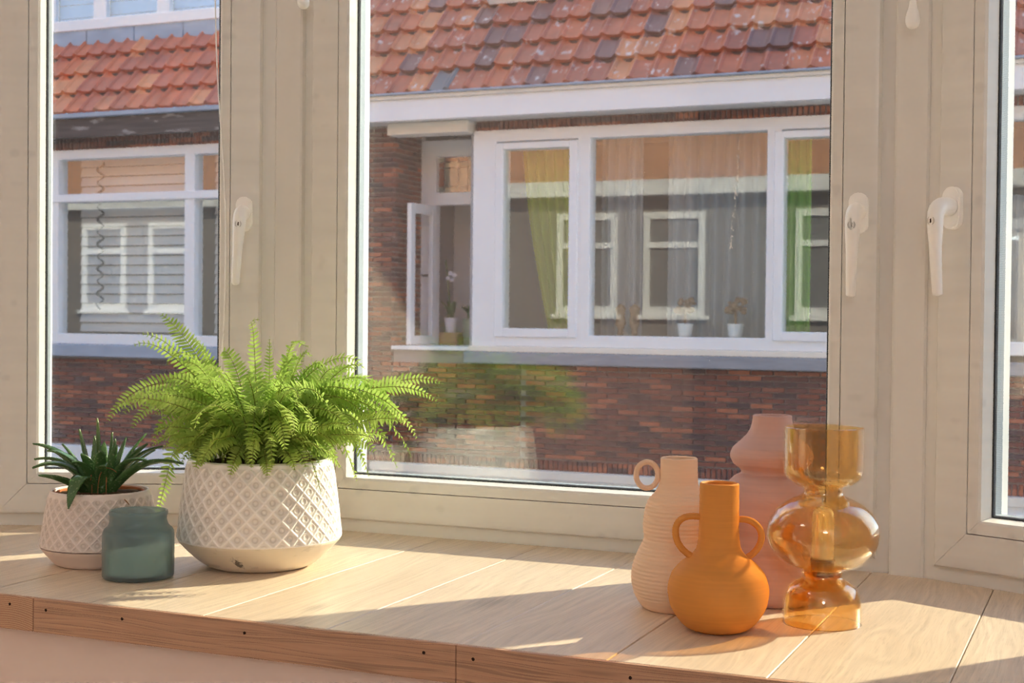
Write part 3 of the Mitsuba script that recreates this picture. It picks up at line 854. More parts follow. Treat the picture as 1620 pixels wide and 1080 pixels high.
# ------------------------------------------------------------------ candle jar
CJ = np.array([-1.222, 1.567, 0.0])
k = root_free('candle_jar')
lab(k, 'frosted grey green glass candle jar in front of the small planter', 'candle')
o = np.vstack([[(0.0425, 0.0008), (0.0465, 0.0018)], curve([(0.0478, 0.004), (0.0480, 0.03), (0.0479, 0.058), (0.0474, 0.0625), (0.0452, 0.0672), (0.0415, 0.0705), (0.0392, 0.0740), (0.0380, 0.0790), (0.0378, 0.0835), (0.0382, 0.0850), (0.0392, 0.0865), (0.0394, 0.0890), (0.0390, 0.0915)], 40)])
add(k + '__glass_jar', lathe(shell(o, 0.0028, 0.006), 96, CJ), 'frosted_teal', 40)
wx = np.vstack([[(0, 0.0068)], [(0.0425, 0.0068)], [(0.0442, 0.009)], [(0.0444, 0.036)], [(0.0438, 0.0395)], [(0.040, 0.0385)], [(0.0, 0.0375)]])
wm = lathe(wx, 72, CJ)
v = np.array(wm.vertices)
up = v[:, 2] > 0.03
v[up, 2] += 0.06 * (v[up, 0] - CJ[0]) + 0.0025 * np.cos((v[up, 0] - CJ[0]) * 90)
add(k + '__wax', trimesh.Trimesh(v, wm.faces, process=False), 'wax', 30)
add(k + '__wick', sweep([CJ + (0, 0, 0.036), CJ + (0.001, 0, 0.043)], 0.0008, 8), 'iron')

# ------------------------------------------------------------------ vases
LAT = np.array([0.9193, 0.3937, 0.0])      # sideways, as the handles stand
JG = np.array([-0.4975, 1.692, 0.0])
k = root_free('ribbed_jug')
lab(k, 'pale peach ribbed clay jug with a small ring handle at its neck', 'vase')
o = curve([(0.0395, 0.0), (0.0430, 0.0022), (0.0480, 0.0080), (0.0548, 0.0220), (0.0577, 0.0381), (0.0565, 0.0509), (0.0500, 0.0702), (0.0440, 0.0830), (0.0424, 0.0885), (0.0430, 0.0950), (0.0437, 0.1030), (0.0431, 0.1125), (0.0417, 0.1216), (0.0377, 0.1344), (0.0290, 0.1450), (0.0238, 0.1570), (0.0231, 0.1730), (0.0229, 0.1865)], 420)
d = np.gradient(o, axis=0)
d /= np.linalg.norm(d, axis=1, keepdims=True)
s = np.concatenate([[0], np.cumsum(np.linalg.norm(np.diff(o, axis=0), axis=1))])
amp = 0.00030 * np.clip((s - 0.012) / 0.01, 0, 1) * np.where(o[:, 1] > 0.146, 0.28, 1.0)
o = o + np.column_stack([d[:, 1], -d[:, 0]]) * (amp * np.cos(2 * np.pi * s / 0.0049))[:, None]
add(k + '__body', lathe(shell(o, 0.003), 112, JG), 'peach_clay', True)
ang = np.linspace(0, 2 * np.pi, 49)[:-1]
rc = JG + LAT * (-0.0395) + np.array([0, 0, 0.1655])
ring = np.array([rc + LAT * (0.0135 * math.cos(a)) + np.array([0, 0, 0.0162 * math.sin(a)]) for a in np.append(ang, ang[0])])
add(k + '__handle', sweep(ring, 0.0034, 16, cap=False, up=(0.39, -0.92, 0)), 'peach_clay', True)

OV = np.array([-0.4195, 1.592, 0.0])
k = root_free('orange_vase')
lab(k, 'matt orange round clay vase with straight neck and two loop handles', 'vase')
o = curve([(0.0245, 0.0), (0.0275, 0.0010), (0.0355, 0.0040), (0.0475, 0.0155), (0.0563, 0.0330), (0.0582, 0.0470), (0.0545, 0.0640), (0.0430, 0.0785), (0.0310, 0.0880), (0.0255, 0.0965), (0.0236, 0.1080), (0.0231, 0.1200), (0.0228, 0.1418), (0.0226, 0.1702)], 160)
add(k + '__body', lathe(shell(o, 0.0032), 112, OV), 'orange_clay', True)
for pts in ([(-0.0215, .1315), (-0.031, .1322), (-0.0410, .1300), (-0.0485, .1225), (-0.0500, .1115), (-0.0455, .0985), (-0.0370, .0895), (-0.0300, .0855)], [(0.0190, .1285), (0.029, .1290), (0.0385, .1262), (0.0470, .1180), (0.0492, .1075), (0.0445, .0950), (0.0365, .0870), (0.0270, .0815)]):
    P = spline([OV + LAT * a + np.array([0, 0, z]) for a, z in pts], 48)
    add(k + '__handle', sweep(P, 0.0039, 16, up=(0.39, -0.92, 0)), 'orange_clay', True)

PV = np.array([-0.403, 1.787, 0.0])
k = root_free('pink_vase')
lab(k, 'tall dusty pink clay vase of three stacked bulges behind the orange vase', 'vase')
o = curve([(0.0470, 0.0), (0.0520, 0.0012), (0.0555, 0.0050), (0.0600, 0.0200), (0.0632, 0.0420), (0.0625, 0.0620), (0.0585, 0.0790), (0.0568, 0.0880), (0.0590, 0.0970), (0.0630, 0.1130), (0.0630, 0.1300), (0.0565, 0.1490), (0.0465, 0.1600), (0.0385, 0.1652), (0.0390, 0.1675), (0.0492, 0.1770), (0.0528, 0.1865), (0.0500, 0.1950), (0.0400, 0.2050), (0.0295, 0.2170), (0.0258, 0.2270), (0.0247, 0.2372)], 200)
add(k + '__body', lathe(shell(o, 0.003), 112, PV), 'pink_clay', True)

# ------------------------------------------------------------------ amber glass lamp
AL = np.array([-0.3177, 1.6856, 0.0])
k = root_free('amber_lamp')
lab(k, 'amber glass table lamp of stacked cup, globe and bell with a clear bulb', 'lamp')
o = np.vstack([curve([(0.0462, 0.0), (0.0463, 0.008), (0.0461, 0.020), (0.0445, 0.0310), (0.0400, 0.0425), (0.0330, 0.0495), (0.0265, 0.0535), (0.0240, 0.0560), (0.0236, 0.0595), (0.0240, 0.0635), (0.0300, 0.0650), (0.0420, 0.0695), (0.0545, 0.0795), (0.0640, 0.0920), (0.0668, 0.1060), (0.0655, 0.1170), (0.0590, 0.1300), (0.0480, 0.1415), (0.0370, 0.1480), (0.0275, 0.1520), (0.0238, 0.1545), (0.0234, 0.1580), (0.0245, 0.1612), (0.0310, 0.1630), (0.0400, 0.1690), (0.0455, 0.1760), (0.0471, 0.1860), (0.0474, 0.2050), (0.0474, 0.2325)], 190)])
dd = np.gradient(o, axis=0)
dd /= np.linalg.norm(dd, axis=1, keepdims=True)
inn = o - np.column_stack([dd[:, 1], -dd[:, 0]]) * 0.0022
lamp = np.vstack([[inn[0]], o, [(o[-1, 0] - 0.0011, o[-1, 1] + 0.0008)], inn[::-1]])
add(k + '__glass_body', lathe(lamp, 128, AL), 'amber_glass', 50)
add(k + '__neck_cup', lathe(np.vstack([curve([(0.0205, 0.064), (0.0210, 0.056), (0.0255, 0.049), (0.0330, 0.0420), (0.0385, 0.0340), (0.0395, 0.0315)], 24), [(0.0385, 0.0312)], curve([(0.0375, 0.034), (0.0320, 0.0405), (0.0245, 0.0475), (0.0195, 0.0555), (0.019, 0.064)], 20)]), 96, AL), 'dark_amber', 40)
lab(k + '__neck_cup', 'darker amber inner cup under the bulb')
add(k + '__bulb_holder', lathe([(0, 0.056), (0.0125, 0.056), (0.0135, 0.058), (0.0135, 0.0735), (0.0142, 0.0740), (0.0142, 0.0765), (0.0128, 0.0772), (0.0, 0.0772)], 48, AL), 'holder', 30)
bo = curve([(0.0122, 0.0775), (0.0131, 0.0810), (0.0132, 0.09), (0.0132, 0.125), (0.0121, 0.1320), (0.0080, 0.1368), (0.0030, 0.1384), (0.0, 0.1386)], 44)
bi = bo * np.array([0.92, 1.0]) - np.array([0, 0.0010])
add(k + '__bulb', lathe(np.vstack([bi[:1], bo, bi[::-1]]), 48, AL), 'clear_bulb', 50)
fl = []
for a in np.arange(4) * math.pi / 2 + 0.3:
    x, y = 0.0062 * math.cos(a), 0.0062 * math.sin(a)
    fl.append(sweep([AL + (x, y, 0.1015), AL + (x * 0.85, y * 0.85, 0.1285)], 0.0012, 10))
for i, f in enumerate(fl):
    add(k + '__bulb__filament', f, 'filament', True)
add(k + '__bulb__stem', join([lathe([(0.0, 0.0775), (0.0045, 0.0775), (0.003, 0.086), (0.0036, 0.094), (0.0012, 0.0985), (0.0, 0.099)], 20, AL)] + [sweep([AL + (0, 0, 0.097), AL + (0.0062 * math.cos(a), 0.0062 * math.sin(a), 0.1015)], 0.0003, 6) for a in np.arange(4) * math.pi / 2 + 0.3]), 'chrome', True)

# ------------------------------------------------------------------ outside: street and our own terrace (seen mirrored in the windows opposite)
struct('street', bx(-40, 40, 1.5, 13.0, -3.7, -3.5), 'asphalt', 'paved street between the two terraces')
own = 'wall_exterior'
add(own, join([bx(-26, -2.10, 1.45, 1.62, -3.5, 2.5), bx(0.54, 12, 1.45, 1.62, -3.5, 2.5), bx(-2.12, 0.56, 1.45, 1.62, 1.96, 2.5), bx(-2.12, 0.56, 1.45, 1.62, -3.5, -0.76)]), 'own_brick')
lab(own, 'brick outer wall of our own terrace, seen mirrored opposite', None, None, 'structure')
add(own + '__fascia', bx(-26, 12, 1.30, 1.95, 2.48, 2.74), 'white_paint')
rf = trimesh.Trimesh([(-26, 1.9, 2.75), (12, 1.9, 2.75), (12, -3.0, 7.2), (-26, -3.0, 7.2), (-26, 1.9, 2.6), (12, 1.9, 2.6), (12, -3.0, 7.05), (-26, -3.0, 7.05)], [(0, 1, 2), (0, 2, 3), (4, 6, 5), (4, 7, 6), (0, 4, 5), (0, 5, 1), (3, 2, 6), (3, 6, 7), (0, 3, 7), (0, 7, 4), (1, 5, 6), (1, 6, 2)], process=False)
add(own + '__roof', rf, 'own_tile')
for xc in (-19.3, -17.62, -14.4, -12.4, -8.66, -7.07, -4.4, 3.0, 5.0):
    w2 = 0.55
    kk = key_free(own + '__window')
    scene[kk] = mikit.ply(join([bx(xc - w2, xc - w2 + 0.11, 1.58, 1.68, 0.42, 2.2), bx(xc + w2 - 0.11, xc + w2, 1.58, 1.68, 0.42, 2.2), bx(xc - w2, xc + w2, 1.58, 1.68, 2.08, 2.2), bx(xc - w2, xc + w2, 1.58, 1.68, 0.42, 0.56), bx(xc - w2, xc + w2, 1.58, 1.68, 1.58, 1.68), bx(xc - w2 - 0.08, xc + w2 + 0.08, 1.58, 1.74, 0.34, 0.42)]), 'white_paint')
    scene[kk + '__pane'] = mikit.ply(bx(xc - w2, xc + w2, 1.60, 1.632, 0.45, 2.18), 'tile_grey')

# ------------------------------------------------------------------ outside: the terrace across the street
YW = 12.60
H1 = root_free('terraced_house')
lab(H1, 'brick terraced house with white gutter board across the street, in the middle and right windows', 'house')
H2 = root_free('terraced_house')
lab(H2, 'brick terraced house with dark gutter board and dormer, in the left window', 'house')


def brick_mesh(w, h, dep=0.03, c=0.004):
    v = [(-w / 2, 0, -h / 2), (w / 2, 0, -h / 2), (w / 2, 0, h / 2), (-w / 2, 0, h / 2), (-w / 2 + c, -dep, -h / 2 + c), (w / 2 - c, -dep, -h / 2 + c), (w / 2 - c, -dep, h / 2 - c), (-w / 2 + c, -dep, h / 2 - c)]
    f = [(4, 5, 6), (4, 6, 7)]
    for i in range(4):
        j = (i + 1) % 4
        f += [(i, j, 4 + j), (i, 4 + j, 4 + i)]
    return trimesh.Trimesh(v, f, process=False)


BL, BH = 0.21, 0.05
full = mikit.ply(brick_mesh(BL - 0.010, BH - 0.010), 'brick')
half = mikit.ply(brick_mesh(BL / 2 - 0.010, BH - 0.010), 'brick')
sold = mikit.ply(brick_mesh(0.040, 0.100), 'brick')
spill = {}


def brick_field(house, x0, x1, z0, z1, y, limit_key, seen, along='x', flip=1):
    """running bond on a wall plane; the bricks of the seen rectangle become parts, the rest one piece"""
    r0, r1 = int(round(z0 / BH)), int(round(z1 / BH))
    for r in range(r0, r1):
        odd = (r + 100) % 2
        n0 = math.floor((x0 if along == 'x' else y) / BL) - 2
        zc = (r + 0.5) * BH
        kk = math.floor(x0 / BL + 0.5 * odd - 1)
        while True:
            a = (kk - 0.5 * odd) * BL
            b = a + BL
            kk += 1
            if a >= x1 - 1e-6:
                break
            a2, b2 = max(a, x0), min(b, x1)
            if b2 - a2 < 0.05:
                continue
            xc = (a2 + b2) / 2
            dy = 0.004 * (((kk * 37 + r * 17) % 11) / 11.0 - 0.5)
            Mt = T().translate((xc, y + 0.022 + dy, zc)) if along == 'x' else T().translate((y - 0.022 + dy, xc, zc)).rotate((0, 0, 1), 90)
            w = b2 - a2
            s = full if w > 0.18 else half
            scl = (w - 0.01) / ((BL if w > 0.18 else BL / 2) - 0.01)
            Mt = Mt.scale((scl, 1, 1))
            inside = seen is not None and seen[0] <= xc <= seen[1] and seen[2] <= zc <= seen[3] and limit_key[1] < 290
            if inside:
                limit_key[1] += 1
                put(f'{house}__wall__brick', s, Mt)
            else:
                v, f = meshkit.WRITTEN[s['filename']][:2]
                A = np.array(Mt.matrix, float)
                spill.setdefault(house, []).append((v @ A[:3, :3].T + A[:3, 3], f))


def soldiers(house, x0, x1, z, y, cnt):
    n = int((x1 - x0) / 0.05)
    for i in range(n):
        xc = x0 + (i + 0.5) * 0.05
        v, f = meshkit.WRITTEN[sold['filename']][:2]
        spill.setdefault(house, []).append((v + np.array([xc, y + 0.022 + 0.003 * ((i * 7) % 5 - 2) / 5, z]), f))


c1, c2 = [H1, 0], [H2, 0]
# --- middle house: wall sheets behind the bricks
XL, XR = -8.25, 1.6
H1W = H1 + '__wall'
sheets = [bx(XL, XR, YW + 0.018, YW + 0.30, -3.5, -0.10), bx(XL, -6.712, YW + 0.018, YW + 0.30, -0.10, 2.30), bx(-1.80, -1.32, YW + 0.018, YW + 0.30, -0.10, 2.30),
          bx(-5.80, XR, YW + 0.018, YW + 0.30, 2.155, 2.30), bx(0.45, XR, YW + 0.018, YW + 0.30, -0.10, 2.30),
          bx(-7.02, -6.712, YW + 0.02, 13.2, -0.10, 2.30)]
add(H1W, join(sheets), 'mortar')
brick_field(H1, -5.3, -2.0, -1.0, -0.10, YW, c1, (-5.3, -2.35, -1.0, -0.12))
brick_field(H1, -1.1, -0.5, -1.0, -0.10, YW, c1, (-1.1, -0.5, -1.0, -0.12))
brick_field(H1, -6.99, -6.70, -1.0, 2.25, YW, c1, (-7.0, -6.69, 0.2, 2.25))
brick_field(H1, -6.70, -5.3, -1.0, -0.10, YW, c1, None)
brick_field(H1, -2.0, -1.1, -1.0, -0.10, YW, c1, None)
brick_field(H1, -0.5, XR, -1.0, -0.10, YW, c1, None)
brick_field(H1, XL, -6.99, -1.0, 2.25, YW, c1, None)
brick_field(H1, 12.61, 13.2, 0.05, 2.25, -6.70, c1, (12.6, 13.2, 0.1, 2.25), along='y')
brick_field(H1, -1.80, -1.32, -0.1, 2.15, YW, c1, None)
soldiers(H1, -5.80, XR, 2.208, YW, c1)
soldiers(H1, -7.0, XR, -1.06, YW, c1)
# gutter, fascia, soffit
add(H1 + '__fascia', bx(XL, XR, 12.20, 12.26, 2.25, 2.455, 0.004), 'white_paint')
add(H1 + '__fascia_cap', bx(XL, XR, 12.165, 12.30, 2.455, 2.490, 0.004), 'cream_out')
add(H1 + '__gutter', bx(XL, XR, 12.13, 12.30, 2.490, 2.512, 0.006), 'zinc')
add(H1 + '__soffit', bx(XL, XR, 12.26, YW + 0.02, 2.265, 2.285), 'soffit')
# big window
WF = H1 + '__front_window'
y0, y1 = YW - 0.06, YW + 0.10
add(WF, join([bx(-5.80, -5.55, y0, y1, 0.07, 2.165, 0.006), bx(-5.80, -1.78, y0, y1, 2.05, 2.165, 0.006), bx(-5.55, -1.78, y0, y1, 0.075, 0.19, 0.006), bx(-4.715, -4.585, y0, y1, 0.17, 2.07, 0.006), bx(-2.905, -2.775, y0, y1, 0.17, 2.07, 0.006), bx(-2.02, -1.78, y0, y1, 0.07, 2.165, 0.006)]), 'white_paint')


def casement(x0, x1, z0, z1, w=0.085):
    add(WF + '__casement', join([bx(x0, x0 + w, y0 - 0.025, y1, z0, z1, 0.006), bx(x1 - w, x1, y0 - 0.025, y1, z0, z1, 0.006), bx(x0 + w, x1 - w, y0 - 0.025, y1, z1 - w * 0.75, z1, 0.006), bx(x0 + w, x1 - w, y0 - 0.025, y1, z0, z0 + w, 0.006)]), 'white_paint')


casement(-5.555, -4.705, 0.165, 2.035)
casement(-2.835, -1.985, 0.165, 2.035)


def pane(key, x0, x1, z0, z1, y):
    add(key, trimesh.Trimesh([(x0, y, z0), (x1, y, z0), (x1, y, z1), (x0, y, z1)], [(0, 1, 2), (0, 2, 3)], process=False), 'glass_out')


pane(WF + '__glass_pane', -5.48, -4.78, 0.24, 1.98, YW - 0.02)
pane(WF + '__glass_pane', -4.59, -2.90, 0.18, 2.06, YW + 0.02)
pane(WF + '__glass_pane', -2.76, -2.06, 0.24, 1.98, YW - 0.02)
add(WF + '__ledge', bx(-5.82, -1.74, YW - 0.09, YW + 0.05, 0.020, 0.075, 0.005), 'cream_out')
add(H1 + '__stone_sill', bx(-5.86, -1.70, YW - 0.12, YW + 0.05, -0.095, 0.018, 0.008), 'bluestone')
WG = H1 + '__side_window'
add(WG, join([bx(-1.34, -1.2, y0, y1, 0.07, 2.165, 0.006), bx(-1.34, 0.47, y0, y1, 2.05, 2.165, 0.006), bx(-1.34, 0.47, y0, y1, 0.075, 0.19, 0.006), bx(0.33, 0.47, y0, y1, 0.07, 2.165, 0.006)]), 'white_paint')
pane(WG + '__glass_pane', -1.2, 0.33, 0.18, 2.06, YW + 0.02)
add(H1 + '__stone_sill', bx(-1.42, 0.52, YW - 0.12, YW + 0.05, -0.095, 0.018, 0.008), 'bluestone')
# rooms behind the glass
add(H1 + '__room', join([bx(-6.71, 1.6, 15.2, 15.3, -0.3, 2.4), bx(-6.71, 1.6, YW + 0.30, 15.3, -0.4, -0.3), bx(-6.71, 1.6, 13.2, 15.3, 2.32, 2.4), bx(-5.80, 1.6, YW + 0.2, 15.3, 2.32, 2.4), bx(-1.75, -1.4, YW + 0.25, 15.3, -0.3, 2.4), bx(1.5, 1.6, YW + 0.2, 15.3, -0.3, 2.4), bx(-5.86, -5.80, YW + 0.02, 15.3, -0.4, 2.4), bx(-6.80, -6.70, 13.3, 15.3, -0.3, 2.4)]), 'room_grey')
add(H1 + '__porch_room', join([bx(-6.70, -5.86, 14.0, 14.05, -0.3, 2.4), bx(-5.92, -5.862, 13.3, 14.0, -0.3, 2.4)]), 'ceiling_white')
# band and ground-floor windows below
add(H1 + '__lower_lintel', bx(-6.9, XR, YW - 0.10, YW + 0.02, -1.19, -1.11, 0.005), 'cream_out')
add(H1 + '__lower_window', join([bx(-6.9, XR, YW - 0.06, YW + 0.02, -1.28, -1.19)] + [bx(x, x + 0.12, YW - 0.06, YW + 0.02, -3.0, -1.28) for x in (-6.9, -5.6, -3.95, -2.9, -1.5, 0.0)]), 'white_paint')
for xa, xb in ((-6.78, -5.6), (-5.48, -3.95), (-3.83, -2.9), (-2.78, -1.5), (-1.38, 0.0)):
    add(H1 + '__lower_window__blind', bx(xa, xb, YW - 0.02, YW, -3.0, -1.28), 'blind_slat')
# porch recess
PY = 13.20
PF = H1 + '__porch_window'
add(H1 + '__porch_beam', bx(-6.69, -5.81, 12.42, YW + 0.05, 2.145, 2.262, 0.006), 'cream_out')
add(H1 + '__porch_ceiling', bx(-6.70, -5.80, 12.45, 13.3, 2.24, 2.30), 'soffit')
add(PF, join([bx(-6.70, -6.525, PY, PY + 0.1, 0.03, 2.18, 0.005), bx(-6.70, -5.80, PY, PY + 0.1, 2.01, 2.18, 0.005), bx(-6.70, -5.80, PY, PY + 0.1, 1.51, 1.64, 0.005), bx(-6.09, -5.80, PY, PY + 0.1, 0.03, 2.18, 0.005)]), 'white_paint')
add(H1 + '__porch_sill', bx(-6.70, -5.80, 12.56, PY + 0.12, 0.022, 0.060, 0.005), 'white_paint')
add(H1 + '__porch_apron', bx(-6.70, -5.80, YW + 0.019, 13.28, -0.12, 0.022), 'mortar')
pane(PF + '__glass_pane', -6.53, -6.08, 1.63, 2.02, PY + 0.05)
xs = (-6.53, -6.46, -6.30, -6.19, -6.08)
zs_ = (1.635, 1.70, 1.90, 1.96, 2.01)
for i in range(4):
    for j in range(4):
        mt = 'stain_red' if (i == 0 or j == 3) and (i + j) % 3 else ('stain_cream' if (i + j) % 2 else 'stain_grey')
        add(PF + '__leaded_light', bx(xs[i] + 0.006, xs[i + 1] - 0.006, PY + 0.06, PY + 0.065, zs_[j] + 0.006, zs_[j + 1] - 0.006), mt)
# open casement leaf, swung out to the left
lf = join([bx(0, 0.085, 0, 0.05, 0.07, 1.50, 0.004), bx(0.415, 0.50, 0, 0.05, 0.07, 1.50, 0.004), bx(0.085, 0.415, 0, 0.05, 0.07, 0.16, 0.004), bx(0.085, 0.415, 0, 0.05, 1.40, 1.50, 0.004)])
Ml = trimesh.transformations.rotation_matrix(math.radians(-95), (0, 0, 1))
Ml[:3, 3] = (-6.56, PY, 0)
lf.apply_transform(Ml)
add(PF + '__open_leaf', lf, 'white_paint')
hb = sweep([(0.045, -0.005, 0.78), (0.045, -0.05, 0.78), (0.12, -0.05, 0.78)], 0.012, 8)
hb.apply_transform(Ml)
add(PF + '__leaf_handle', hb, 'iron')

# --- roof tiles


def tile_mesh(w=0.2035, L=0.345):
    xs = np.linspace(0, w + 0.03, 12)
    u = xs / w
    zz = 0.012 * np.sin(u * math.pi * 0.80 + 2.9) + 0.038 * np.exp(-((u - 1.0) / 0.13) ** 2) + 0.006 * np.exp(-((u - 0.0) / 0.16) ** 2)
    ys = np.array([0.0, 0.02, L])
    V = [(x, y, z + (-0.004 if y == 0 else 0.0) + (0.026 if y < 0.1 else -0.008)) for y in ys for x, z in zip(xs, zz)]
    n = len(xs)
    V += [(x, 0.006, z - 0.026) for x, z in zip(xs, zz)]
    F = []
    for k in range(2):
        for i in range(n - 1):
            a = k * n + i
            F += [(a, a + 1, a + n + 1), (a, a + n + 1, a + n)]
    for i in range(n - 1):
        F += [(3 * n + i, 3 * n + i + 1, i + 1), (3 * n + i, i + 1, i)]
    return trimesh.Trimesh(V, F, process=False)


PITCH = math.radians(50)
tile = mikit.ply(tile_mesh(), 'roof_tile', smooth=40)
rt = random.Random(3)


def roof(house, x0, x1, yb, zb, rows, limit, grey=()):
    cnt = 0
    for r in range(rows):
        for i in range(int(round((x1 - x0) / 0.2035))):
            x = x0 + i * 0.2035
            s = r * 0.322
            y, z = yb + s * math.cos(PITCH), zb + s * math.sin(PITCH)
            if house == H1 and r >= 4 and -5.86 < x < -5.02:
                continue
            Mt = T().translate((x + rt.uniform(-0.004, 0.004), y, z)).rotate((1, 0, 0), math.degrees(PITCH)).rotate((0, 0, 1), rt.uniform(-0.8, 0.8)).rotate((1, 0, 0), -2.2)
            px = x * 1.0
            if r < 5 and limit[0] <= x <= limit[1] and cnt < 295:
                cnt += 1
                put(f'{house}__roof__roof_tile', tile, Mt, 'tile_grey' if (r, i) in grey else None)
            else:
                v, f = meshkit.WRITTEN[tile['filename']][:2]
                A = np.array(Mt.matrix, float)
                spill.setdefault(house + 'r', []).append((v @ A[:3, :3].T + A[:3, 3], f))


def roof_base(house, x0, x1, yb, zb, s):
    c, sn = math.cos(PITCH), math.sin(PITCH)
    o = 0.02
    v = [(x, yb + a * c + d * sn, zb + a * sn - d * c) for d in (o, o + 0.1) for a in (0.14, s) for x in (x0, x1)]
    f = [(0, 1, 3), (0, 3, 2), (4, 7, 5), (4, 6, 7), (0, 4, 5), (0, 5, 1), (2, 3, 7), (2, 7, 6), (0, 2, 6), (0, 6, 4), (1, 5, 7), (1, 7, 3)]
    add(house + '__roof', trimesh.Trimesh(v, f, process=False), 'tile_under')


roof_base(H1, XL, XR, 12.15, 2.50, 5.5)
roof(H1, -8.1465, 1.6, 12.15, 2.505, 9, (-6.95, -0.4), grey={(0, 10)})
# roof light
c, sn = math.cos(PITCH), math.sin(PITCH)


def on_roof(m, s0):
    Mr = trimesh.transformations.rotation_matrix(PITCH, (1, 0, 0))
    Mr[:3, 3] = (0, 12.15 + s0 * c, 2.505 + s0 * sn)
    m.apply_transform(Mr)
    return m


add(H1 + '__roof_light', on_roof(join([bx(-5.84, -5.06, 0, 0.07, 0.0, 0.09, 0.005), bx(-5.84, -5.77, 0, 1.1, 0.0, 0.09, 0.005), bx(-5.13, -5.06, 0, 1.1, 0.0, 0.09, 0.005), bx(-5.84, -5.06, 1.04, 1.1, 0.0, 0.09, 0.005)]), 1.27), 'white_paint')
add(H1 + '__roof_light__glass_pane', on_roof(trimesh.Trimesh([(-5.77, 0.07, 0.06), (-5.13, 0.07, 0.06), (-5.13, 1.04, 0.06), (-5.77, 1.04, 0.06)], [(0, 1, 2), (0, 2, 3)], process=False), 1.27), 'glass')

# --- left house
X2L, X2R = -13.6, -8.27
add(H2 + '__wall', join([bx(X2L, X2R, YW + 0.018, YW + 0.3, -3.5, -0.12), bx(X2L, X2R, YW + 0.018, YW + 0.3, 2.155, 2.35), bx(-8.5, X2R, YW + 0.018, YW + 0.3, -0.12, 2.35)]), 'mortar')
brick_field(H2, -11.2, -8.6, -1.10, -0.15, YW, c2, (-11.2, -8.7, -1.10, -0.15))
brick_field(H2, X2L, -11.2, -1.10, -0.15, YW, c2, None)
soldiers(H2, X2L, X2R, 2.21, YW, c2)
soldiers(H2, X2L, X2R, 2.31, YW, c2)
add(H2 + '__fascia', bx(X2L, X2R, 12.30, 12.36, 2.262, 2.470, 0.004), 'dark_wood')
add(H2 + '__gutter', bx(X2L, X2R, 12.24, 12.36, 2.470, 2.520, 0.008), 'zinc')
add(H2 + '__soffit', bx(X2L, X2R, 12.36, YW + 0.02, 2.34, 2.36), 'dark_wood')
roof_base(H2, X2L, X2R, 12.25, 2.525, 1.36)
roof(H2, X2L, X2R - 0.1, 12.25, 2.53, 4, (-11.9, -8.6), grey={(0, 12)})
add(H2 + '__lead_apron', join([bx(x, x + 0.66, 13.02, 13.06, 3.40, 3.60, 0.004) for x in np.arange(X2L, X2R - 0.7, 0.67)]), 'zinc')
DW = H2 + '__dormer_window'
dx = [(-11.384, -10.826), (-10.646, -9.942), (-9.77, -9.07), (-8.9, -8.3)]
add(DW, join([bx(X2L, X2R, 13.00, 13.10, 3.595, 3.72, 0.008), bx(X2L, X2R, 13.03, 13.10, 5.0, 5.3)] + [bx(a, b, 13.02, 13.10, 3.70, 5.05, 0.006) for a, b in ((-11.56, -11.384), (-10.826, -10.646), (-9.942, -9.77), (-9.07, -8.9))]), 'white_paint')
add(DW + '__dormer_room', join([bx(X2L, X2R, 14.2, 14.3, 3.4, 5.3), bx(X2L, X2R, 13.1, 14.3, 5.2, 5.3), bx(X2L, X2R, 13.1, 14.3, 3.3, 3.42)]), 'room_dark')
for a, b in dx:
    pane(DW + '__glass_pane', a, b, 3.70, 5.0, 13.05)
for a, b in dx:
    k = root_free('dormer_sky_slats')  # added slats that imitate the blue sky mirrored in the panes
    lab(k, {-11.384: 'blue slats standing in for the sky reflected in the left dormer pane', -10.646: 'blue slats standing in for the sky reflected in the middle dormer pane', -9.77: 'blue slats standing in for the sky reflected in the right dormer pane', -8.9: 'blue slats standing in for the sky reflected in the far right dormer pane'}[a], 'blind')
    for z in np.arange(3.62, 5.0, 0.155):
        add(k + '__slat', bx(a - 0.03, min(b + 0.03, -8.30), 13.14, 13.15, z, z + 0.147, 0.003), 'sky_reflection_blue')
LW = H2 + '__front_window'
add(LW, join([bx(-13.5, -8.48, y0, y1, 2.06, 2.165, 0.006), bx(-13.5, -8.48, y0, y1, 0.01, 0.125, 0.006), bx(-13.5, -8.48, y0 - 0.02, y1, 1.585, 1.672, 0.006), bx(-11.06, -10.90, y0, y1, 0.1, 2.08, 0.006), bx(-9.20, -9.07, y0, y1, 0.1, 2.08, 0.006), bx(-8.62, -8.48, y0, y1, 0.01, 2.165, 0.006), bx(-13.5, -13.36, y0, y1, 0.01, 2.165, 0.006)]), 'white_paint')
for a, b in ((-13.36, -11.06), (-10.90, -9.20), (-9.07, -8.62)):
    pane(LW + '__glass_pane', a, b, 0.12, 1.59, YW + 0.02)
    pane(LW + '__glass_pane', a, b, 1.66, 2.07, YW + 0.02)
add(H2 + '__stone_sill', bx(-13.6, -8.4, YW - 0.12, YW + 0.05, -0.125, 0.008, 0.008), 'zinc')
add(H2 + '__room', join([bx(-13.6, -8.3, 15.2, 15.3, -0.3, 2.4), bx(-13.6, -8.3, YW + 0.3, 15.3, -0.4, -0.3), bx(-13.6, -8.3, YW + 0.2, 15.3, 2.4, 2.5), bx(-8.45, -8.3, YW + 0.1, 15.3, -0.3, 2.5), bx(-13.6, -13.5, YW + 0.1, 15.3, -0.3, 2.5)]), 'room_grey')
add(H2 + '__lower_lintel', bx(X2L, X2R, YW - 0.10, YW + 0.02, -1.30, -1.115, 0.005), 'white_paint')

